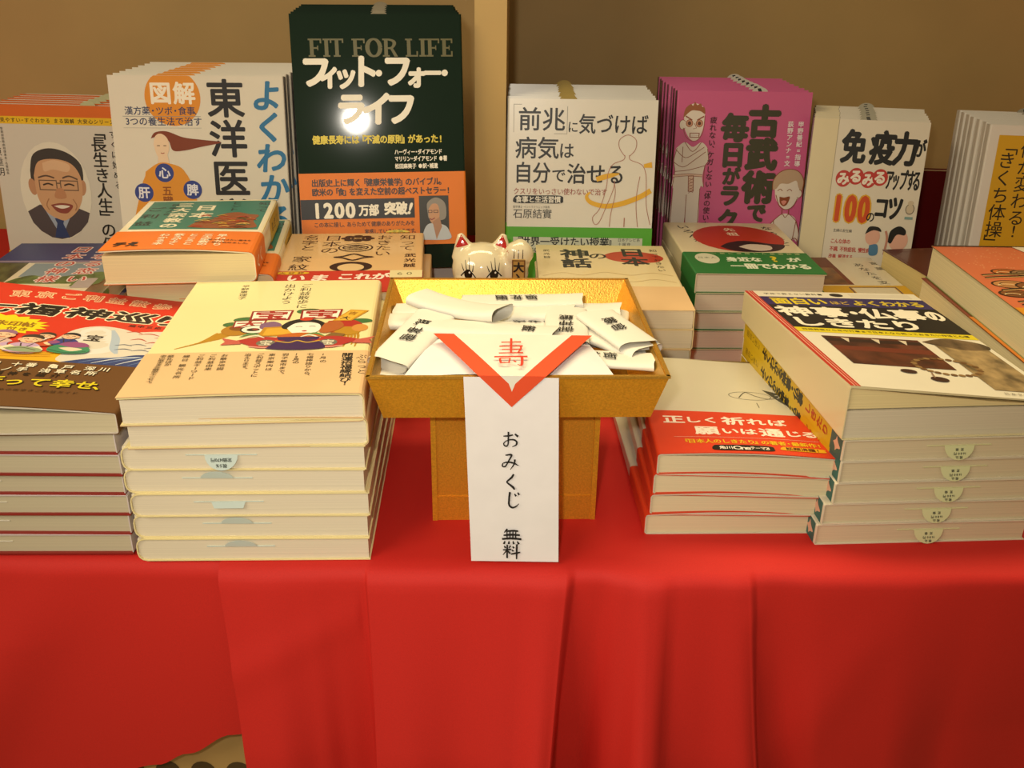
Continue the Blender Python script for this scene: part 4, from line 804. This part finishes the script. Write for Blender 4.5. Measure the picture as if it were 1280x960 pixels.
# ------------------------------------------------------------------ gold offering stand with fortune slips
GOLD = mat('#dda02a', .42, .5, 'gold'); GOLDR = mat('#dcaa48', .4, .85, 'gold'); GOLDB = mat('#d8962a', .45, .5, 'gold')
KS = .97
def S3(x, y, z): return (x * KS, y * KS, CAM_H - (CAM_H - z) * KS)
TY = .544; YAW = R(2.2)
stand = thing('offering_stand', 'gold square tray on a gold pedestal, filled with paper slips', 'offering stand', (.0005, TY, 0), (0, 0, YAW))
zr, zb, hr, hb = .1096, .0824, .0805, .0735
def ring(h, z): return [(-h, -h, z), (h, -h, z), (h, h, z), (-h, h, z)]
t = MB(); th = .0022
t.grid([ring(hb, zb), ring(hr, zr)], GOLD, True)
t.grid([ring(hr, zr), ring(hr - th, zr + .0004)], GOLDR, True)
t.grid([ring(hr - th, zr + .0004), ring(hb - .0055, zb + th)], GOLDR, True)
t.add(ring(hb - .0055, zb + th), [(0, 1, 2, 3)], GOLDR); t.add(ring(hb, zb), [(0, 3, 2, 1)], GOLD)
tray = t.build('tray', stand, weld=1e-6)
rim = MB()
for a, c in zip(ring(hr, zr), ring(hr, zr)[1:] + ring(hr, zr)[:1]):
    a, c = Vector(a), Vector(c); d = (c - a).normalized(); sd = Vector((-d.y, d.x, 0)) * .0011
    p = [a - sd * .6 - d * .0006, c - sd * .6 + d * .0006, c + sd * 1.4, a + sd * 1.4]
    rim.add([q + Vector((0, 0, -.0006)) for q in p] + [q + Vector((0, 0, .0009)) for q in p], [(0, 1, 5, 4), (1, 2, 6, 5), (2, 3, 7, 6), (3, 0, 4, 7), (4, 5, 6, 7)], GOLDR)
rim.build('rim', tray)
hp = .0478; p = MB()
p.grid([ring(hp, .0), ring(hp, zb)], GOLDB, True); ped = p.build('pedestal', stand)
for sx in (-1, 1):
    for sy in (-1, 1): pb = MB(); pb.box(sx * hp - .0015, sy * hp - .0015, 0, sx * hp + .0015, sy * hp + .0015, zb, GOLD); pb.build('corner_post', ped)
bt = MB()
for s in (-1, 1): bt.box(-hp, s * hp - .0009, 0, hp, s * hp + .0009, .0165, GOLDB); bt.box(s * hp - .0009, -hp, 0, s * hp + .0009, hp, .0165, GOLDB)
bt.build('base_band', ped)

PAPER = mat('#dcd8cc', .7, 0, 'paper'); PAPW = mat('#e2dede', .65, 0, 'paper')
def slip(label, c, yaw, L, W=.027, h=.0055, pitch=0, roll=0, text='御神籤', tpos=.62, tsize=.0085, bend=0., fl=1):
    """fortune slip: one strip of paper rolled flat into an open tube, brush characters along it"""
    root = thing('fortune_slip', label, 'paper slip', S3(*c), (R(pitch), R(roll), R(yaw)), 'folded fortune slips in the gold tray')
    sec = []
    n = 22
    for k in range(n + 1):                       # a little more than one turn, so that the edge overlaps
        a = R(-20 + 385 * k / n); rr = 1 - .10 * k / n
        y = W / 2 * rr * math.copysign(abs(math.cos(a)) ** .55, math.cos(a)); z = h / 2 * rr * math.copysign(abs(math.sin(a)) ** .8, math.sin(a)); sec.append((y, z))
    rows = []
    m = 8
    for j in range(m + 1):
        u = j / m; x = (u - .5) * L; op = 1 + (.25 * fl if u > .8 else 0) * (u - .8) * 5
        rows.append([(x + .0015 * math.sin(y * 200), y, z * op + bend * (u - .5) ** 2) for y, z in sec])
    b = MB(); b.grid(rows, PAPER); b.build('paper', root, smooth=True)
    if text:
        b = MB(); b.frame((-L / 2, 0, h / 2 + .0006 + bend * .05), (0, -1, 0), (1, 0, 0), .00003)
        q = tsize * 1000; m_ = mat('#1b1916', .6)
        for k, ch_ in enumerate(text):
            yy = -((tpos * L * 1000) - (k - (len(text) - 1) / 2) * q * 1.12)
            b.ch(ch_, 0, yy, q * 1.1, q, m_, 180 * 0, .08, .014)
        b.build('lettering', root)
    return root
slip('white slip lying furthest back on the pile with its open end to the right', (.006, .596, .1040), 7, .078, W=.022, h=.005, roll=1, text='御神籤', tpos=.45)
slip('white slip just below the furthest back one, open end to the right', (.004, .582, .1010), 0, .068, W=.024, h=.007, text='')
slip('white slip at back right with rolled open end', (.046, .592, .0985), 2, .048, W=.022, h=.008, text='')
slip('white slip slanting over the others at left with a gaping open end', (-.034, .568, .1085), -27, .060, W=.024, h=.007, text='', pitch=0, bend=.012)
slip('long white slip in the middle with one character by its open right end', (-.015, .539, .1055), -9, .080, W=.022, h=.0065, text='籤', tpos=.80)
slip('white slip at front left, three characters showing, pointing at the corner', (-.060, .530, .1035), 70 - 180, .064, h=.006, text='御神籤', tpos=.42, pitch=0, roll=6)
slip('white slip at centre right with characters facing the front', (.033, .556, .1030), -92, .056, h=.005, text='御神籤', tpos=.55)
slip('white slip at right with two characters, pointing to the front right corner', (.063, .546, .1050), -62, .048, h=.005, text='御籤', tpos=.45, roll=4)
slip('white slip under the right hand lettered one, bent corner showing', (.062, .540, .1000), -45, .048, h=.006, text='')
slip('white slip lying across the front right corner of the tray', (.061, .514, .0985), -6, .044, h=.0045, W=.022, text='御神', tpos=.3)
slip('white slip at back left corner under the slanting one', (-.060, .598, .0960), 8, .036, W=.022, h=.006, text='')
slip('white slip at left between the corner and lettered slips', (-.060, .576, .0970), 5, .042, W=.022, h=.006, text='')
slip('thin white slip under the long middle one', (-.018, .545, .1000), -3, .068, h=.005, text='御神籤御神籤', tpos=.5, tsize=.007)
slip('white slip deep in the gap with dark lettering', (.014, .572, .0975), 178, .060, h=.005, text='御神籤', tpos=.5)
slip('white slip lying flat along the left wall of the tray', (-.062, .522, .0935), 82, .060, h=.006, text='')
slip('white slip buried at the right wall of the tray', (.060, .575, .0945), 80, .055, h=.006, text='')
slip('white slip buried in the middle of the pile', (0, .555, .0925), 15, .080, h=.006, text='')
slip('white slip buried along the front wall of the tray', (.0, .520, .0905), 0, .085, h=.006, text='')

rimY = .5005 * KS - .0185 + .0  # y of the front rim near its middle
rimY = TY - hr * math.cos(YAW)
sheet = thing('paper_sheet', 'plain white folded sheet laid over the front of the slips', 'paper', (0, rimY + .003, zr))
b = MB(); n = 6; rows = []
for j in range(n + 1):
    u = j / n; y = .002 + .047 * u; hw = .058 - .0145 * u; z = -.0005 + .0035 * math.sin(u * math.pi * .6)
    rows.append([(-.001 + hw * (2 * i / 8 - 1), y, z - .003 * abs(2 * i / 8 - 1) ** 3) for i in range(9)])
b.grid(rows, PAPW); b.build('sheet', sheet, smooth=True)
ban = thing('sign_strip', 'white vertical paper strip with brush lettering hanging from the tray front', 'paper sign', (0, .4495, .0))
topz = zr + .0014
b = MB(); rows = []
for j in range(11):
    u = j / 10; z = .0022 + (topz - .0022) * u; y = (rimY - .0022 - .4495) * (u ** .9) + .0
    rows.append([(x * (.0252 - .0006 * (1 - u)) + .0035 * (1 - u) - .0005, y - .0006, z) for x in (-1, -.5, 0, .5, 1)])
b.grid(rows, PAPW)
b.build('strip', ban, smooth=True)
# brush lettering on the strip, stroke by stroke
b = MB()
d = Vector((0, rimY - .0022 - .4495, topz - .0022)); ln = d.length * 1000
b.frame((-.0005 - .0003, rimY - .4495 - .0022 - .0011, topz), (1, 0, 0), d, .00002)
K = mat('#161412', .5)
def st(x, y, s, *pts): b.L([(x + px * s, y + py * s) for px, py, w in pts], [w * s for px, py, w in pts], K, 5)
def kana_o(x, y, s):
    st(x, y, s, (-.38, -.22, .07), (-.1, -.24, .1), (.16, -.3, .07)); st(x, y, s, (-.1, -.48, .1), (-.1, -.1, .09), (-.12, .3, .08), (-.26, .38, .09), (-.36, .24, .07), (-.2, .06, .06), (.14, -.02, .09), (.36, .1, .1), (.34, .3, .09), (.12, .42, .04)); st(x, y, s, (.26, -.36, .09), (.44, -.2, .14))
def kana_mi(x, y, s):
    st(x, y, s, (-.26, -.38, .07), (-.02, -.42, .1), (.08, -.38, .1), (-.06, -.08, .08), (-.24, .26, .08), (-.4, .28, .08), (-.38, .1, .06), (-.1, .02, .09), (.2, .08, .1), (.46, .22, .05)); st(x, y, s, (.26, -.14, .1), (.22, .14, .09), (.02, .46, .03))
def kana_ku(x, y, s): st(x, y, s, (.16, -.48, .1), (.06, -.28, .12), (-.2, -.02, .09), (-.14, .1, .1), (.14, .34, .13), (.22, .48, .1))
def kana_ji(x, y, s):
    st(x, y, s, (-.14, -.46, .11), (-.18, -.1, .1), (-.18, .26, .1), (-.04, .42, .11), (.16, .38, .08), (.34, .2, .03)); st(x, y, s, (.1, -.36, .07), (.18, -.22, .1)); st(x, y, s, (.26, -.44, .07), (.34, -.3, .1))
Z = lambda py: (py - 463) / (702 - 463) * ln
kana_o(.2, Z(540), 9.6); kana_mi(.3, Z(568), 10); kana_ku(.8, Z(594), 9.6); kana_ji(2, Z(618), 10.6)
def kanji_mu(x, y, s):
    st(x, y, s, (-.22, -.5, 0.100), (-.38, -.28, 0.050)); st(x, y, s, (-.28, -.36, 0.088), (.1, -.4, 0.112), (.36, -.38, 0.088)); st(x, y, s, (-.42, -.12, 0.100), (0, -.16, 0.125), (.46, -.14, 0.100)); st(x, y, s, (-.5, .1, 0.112), (0, .06, 0.125), (.54, .1, 0.125))
    for k in range(4): st(x, y, s, (-.24 + k * .16, -.36, .06), (-.22 + k * .15, .08, .07))
    for k in range(4): st(x, y, s, (-.34 + k * .22, .22, .06), (-.4 + k * .27, .4, .12))
def kanji_ryo(x, y, s):
    st(x, y, s, (-.24, -.46, 0.100), (-.24, .46, 0.112)); st(x, y, s, (-.5, -.1, 0.088), (0, -.14, 0.112)); st(x, y, s, (-.42, -.38, 0.075), (-.34, -.22, 0.112)); st(x, y, s, (-.04, -.4, 0.100), (-.14, -.22, 0.050)); st(x, y, s, (-.26, -.08, 0.100), (-.5, .24, 0.037)); st(x, y, s, (-.2, -.06, 0.062), (-.06, .14, 0.125))
    st(x, y, s, (.08, -.34, 0.075), (.18, -.24, 0.125)); st(x, y, s, (.04, -.12, 0.075), (.14, -.02, 0.125)); st(x, y, s, (-.02, .18, 0.088), (.3, .1, 0.125), (.56, .04, 0.088)); st(x, y, s, (.34, -.5, 0.112), (.34, 0, 0.112), (.34, .52, 0.075))
kanji_mu(1.6, Z(668), 10.4); kanji_ryo(1.6, Z(687), 9.2)
b.build('lettering', ban)
flap = thing('paper_flap', 'white triangular paper flap with orange-red border and red character over the tray front', 'paper', (0, rimY - .0036, zr + .0026))
D1 = Vector((0, .0500, .0033)); D2 = Vector((0, -.0012, -.0178))       # up onto the slips / down over the rim
hwT, hwR = .0455, .0180
def fp(u, v):                                    # u across (-1..1 of the rim/top width), v: -1 apex, 0 rim, 1 back line
    if v >= 0: w_ = hwR + (hwT - hwR) * v; return Vector((u * w_, 0, 0)) + D1 * v + Vector((0, 0, .0003 * math.sin(v * math.pi)))
    return Vector((u * hwR * (1 + v), 0, 0)) + D2 * (-v)
b = MB(); ORG = mat('#d8481c', .6); vs_ = [1 - k / 8 for k in range(9)] + [-k / 4 for k in range(1, 5)]
def inner(v):                                    # half width of the white triangle, as a share
    full = lambda q: hwR + (hwT - hwR) * q if q >= 0 else hwR * (1 + q)
    w_ = full(v) - .0118; return max(0, w_) / max(full(v), 1e-6)
for va, vb in zip(vs_, vs_[1:]):
    ia, ib = inner(va), inner(vb)
    b.add([fp(-1, va), fp(-ia, va), fp(-ib, vb), fp(-1, vb)], [(0, 1, 2, 3)], ORG); b.add([fp(1, va), fp(ia, va), fp(ib, vb), fp(1, vb)], [(3, 2, 1, 0)], ORG)
    b.add([fp(-ia, va), fp(ia, va), fp(ib, vb), fp(-ib, vb)], [(0, 1, 2, 3)], PAPER)
b.build('sheet', flap)
b = MB(); b.frame(Vector((0, 0, .0016)) + D1 * .18 + Vector((-.0008, 0, .0003)), (1, 0, 0), D1, .00005); RD = mat('#c83418', .6)
for y, w0, w1, k in ((-27.2, 5.5, 5.5, 1.2), (-22, 6.5, 6.5, 1.2), (-18, 5, 5, 1.0), (-13.6, 6.6, 6.6, 1.2), (-9, 9, 9, 1.4)): b.L([(-w0, y + .5), (0, y), (w1, y - .3)], [k * 1.1, k, k * 1.4], RD, 3)
b.L([(0, -31.5), (0, -26), (0, -13.6)], [1.2, 1.3, 1.1], RD, 3); b.L([(-6, -6.5), (-5.6, -3), (-5.2, -1)], 1.2, RD, 0); b.L([(-6, -6.5), (-.5, -7), (-1, -1.6), (-5.2, -1.4)], 1.1, RD, 0); b.L([(1.5, -4), (2.8, -2.2)], 1.2, RD, 0); b.L([(6, -8), (6, -1), (5.4, 1.6), (3.6, .4)], [1.5, 1.4, 1.2, .5], RD, 4); b.L([(5.2, -21.5), (5.4, -18), (4, -14)], 1, RD, 3)
b.build('lettering', flap)

# ------------------------------------------------------------------ beckoning cat behind the tray
cat = thing('beckoning_cat', 'white ceramic beckoning cat with red ears and raised paw, peeking over the tray', 'figurine', (-.0255, .742, 0))
GLZ = mat('#e6d9b4', .12, 0, 'glaze')
def blob(bm, c, r, rot=(0, 0, 0)):
    M_ = Matrix.Translation(c) @ Matrix.Rotation(rot[2], 4, 'Z') @ Matrix.Rotation(rot[1], 4, 'Y') @ Matrix.Rotation(rot[0], 4, 'X') @ Matrix.Diagonal((*r, 1))
    bmesh.ops.create_uvsphere(bm, u_segments=24, v_segments=16, radius=1, matrix=M_)
bm = bmesh.new()
blob(bm, (0, .004, .030), (.027, .025, .031)); blob(bm, (0, -.004, .020), (.025, .022, .021)); blob(bm, (0, -.001, .079), (.0245, .0215, .0215)); blob(bm, (-.009, -.004, .071), (.014, .018, .013)); blob(bm, (.009, -.004, .071), (.014, .018, .013))
for s in (-1, 1):
    M_ = Matrix.Translation((s * .0155, .0, .0985)) @ Matrix.Rotation(s * R(12), 4, 'Y') @ Matrix.Diagonal((.0102, .0068, 1, 1))
    bmesh.ops.create_cone(bm, cap_ends=True, segments=20, radius1=1.15, radius2=.22, depth=.019, matrix=M_)
    blob(bm, (s * .013, -.020, .006), (.009, .012, .006))
    blob(bm, (s * .0175, -.006, .008), (.012, .018, .009))
for q in range(7):
    u = q / 6; blob(bm, (.021 + .0095 * math.sin(u * 1.6), -.004 - .004 * u, .040 + .056 * u), (.0082, .0085, .010))
blob(bm, (.0295, -.009, .0945), (.0118, .0095, .0105)); blob(bm, (.022, -.004, .080), (.012, .011, .016)); blob(bm, (-.02, -.016, .036), (.008, .009, .017), (.4, 0, 0)); blob(bm, (.006, .03, .014), (.007, .008, .01))
me = bpy.data.meshes.new('body'); bm.to_mesh(me); bm.free()
o = bpy.data.objects.new('body_draft', me); C.objects.link(o)
rm = o.modifiers.new('r', 'REMESH'); rm.mode = 'VOXEL'; rm.voxel_size = .0011
sm = o.modifiers.new('s', 'SMOOTH'); sm.factor = .6; sm.iterations = 9
dg = bpy.context.evaluated_depsgraph_get(); dg.update(); me2 = bpy.data.meshes.new_from_object(o.evaluated_get(dg)); bpy.data.objects.remove(o)
me2.name = 'body'; me2.materials.clear(); me2.materials.append(GLZ); me2.polygons.foreach_set('use_smooth', [True] * len(me2.polygons)); me2.polygons.foreach_set('material_index', [0] * len(me2.polygons))
body = bpy.data.objects.new('body', me2); C.objects.link(body); body.parent = cat
from mathutils.bvhtree import BVHTree
bv = BVHTree.FromPolygons([v.co for v in me2.vertices], [tuple(p.vertices) for p in me2.polygons])
def stick(mb, off=.00012):                        # lay a flat drawing (x, z seen from the front) onto the glazed body
    out = []
    for x, y, z in mb.v:
        h = bv.ray_cast(Vector((x, -.1, z)), Vector((0, 1, 0))); k_ = sum(1 for q in mb.st if q <= len(out)); out.append((x, (h[0].y if h[0] else -.02) - off - 2.5e-5 * k_, z))
    mb.v = out
def front(mb): mb.frame((0, -.1, 0), (1, 0, 0), (0, 0, 1)); mb.eps = 0
def tri(mb, pts, m, n=6):                         # subdivided triangle
    a, c, d_ = [Vector((p[0] / 1000, -.1, p[1] / 1000)) for p in pts]; vs = []; ix = {}
    for i in range(n + 1):
        for j in range(n + 1 - i): ix[i, j] = len(vs); vs.append(a + (c - a) * i / n + (d_ - a) * j / n)
    fs = [(ix[i, j], ix[i + 1, j], ix[i, j + 1]) for i in range(n) for j in range(n - i)] + [(ix[i + 1, j], ix[i + 1, j + 1], ix[i, j + 1]) for i in range(n) for j in range(n - i - 1)]
    mb.add(vs, fs, m)
for s in (-1, 1):
    e = MB(); tri(e, ((s * 21.5, 96.5), (s * 10.8, 99.5), (s * 16.6, 107)), mat('#b81c14', .15, 0, 'glaze')); stick(e); e.build('inner_ear', cat)
    e = MB(); front(e); k = mat('#18120c', .2); yy = []
    e.E(s * 10.2, -79.5, 5, 3.8, mat('#e8e2c8', .15))
    for px, qx, py in ((-3.6, -5.6, 87.5), (-1.2, -2.6, 90.5), (1.2, .4, 92.5), (3.4, 4.2, 88.5)):
        e.L([(s * 10.2 + px + (qx - px) * i / 6, -82.6 + (82.6 - py) * i / 6) for i in range(7)], [.85 - .1 * i for i in range(7)], k, 0)
    e.L([(s * 10.2 - 6, -78), (s * 10.2, -83.8), (s * 10.2 + 6, -78)], .9, k)
    stick(e, .0001); eye = e.build('eye', cat)
    e = MB(); front(e); e.E(s * 10.2, -80, 3.2, 3.8, k); e.E(s * 10.2 + 1, -81.8, .7, .8, mat('#f0ece0', .2)); stick(e, .0003); e.build('pupil', eye)  # small pale dot is a glint painted into the pupil
e = MB(); front(e)
for px in (25.6, 29, 32.4): e.L([(px + .03 * i, -92.8 - i) for i in range(8)], [.75 - .05 * i for i in range(8)], mat('#3a2416', .3), 0)
stick(e); e.build('toe_line', cat)
e = MB(); front(e); e.S([(-1.6, -76), (1.6, -76), (0, -74.4)], mat('#b83a2c', .2)); e.L([(-4, -71), (-1.5, -70), (0, -73), (1.5, -70), (4, -71)], .6, mat('#3a2416', .3)); stick(e, .0002); e.build('mouth', cat)
e = MB(); e.box(.0242, -.0205, .052, .0345, -.0180, .0925, mat('#b08a48', .3)); e.frame((.0242, -.0206, .0925), (1, 0, 0), (0, 0, 1)); e.n = Vector((0, -1, 0)); e.F(0, 0, 10.3, 40.5, .9, '#6a4418'); pq = e.build('plaque', cat); e = MB(); e.frame((.0242, -.0208, .0925), (1, 0, 0), (0, 0, 1)); e.n = Vector((0, -1, 0)); e.V('大入', 5.2, 1.2, 20, 8.6, '#14100c', .04); e.build('lettering', pq)
cl = MB(); cl.grid([[(.0255 * math.cos(R(a)), -.001 + .0228 * math.sin(R(a)), z) for a in range(0, 360, 15)] for z in (.054, .058, .061)], mat('#b01c14', .3), True); cl.build('collar', cat, smooth=True)
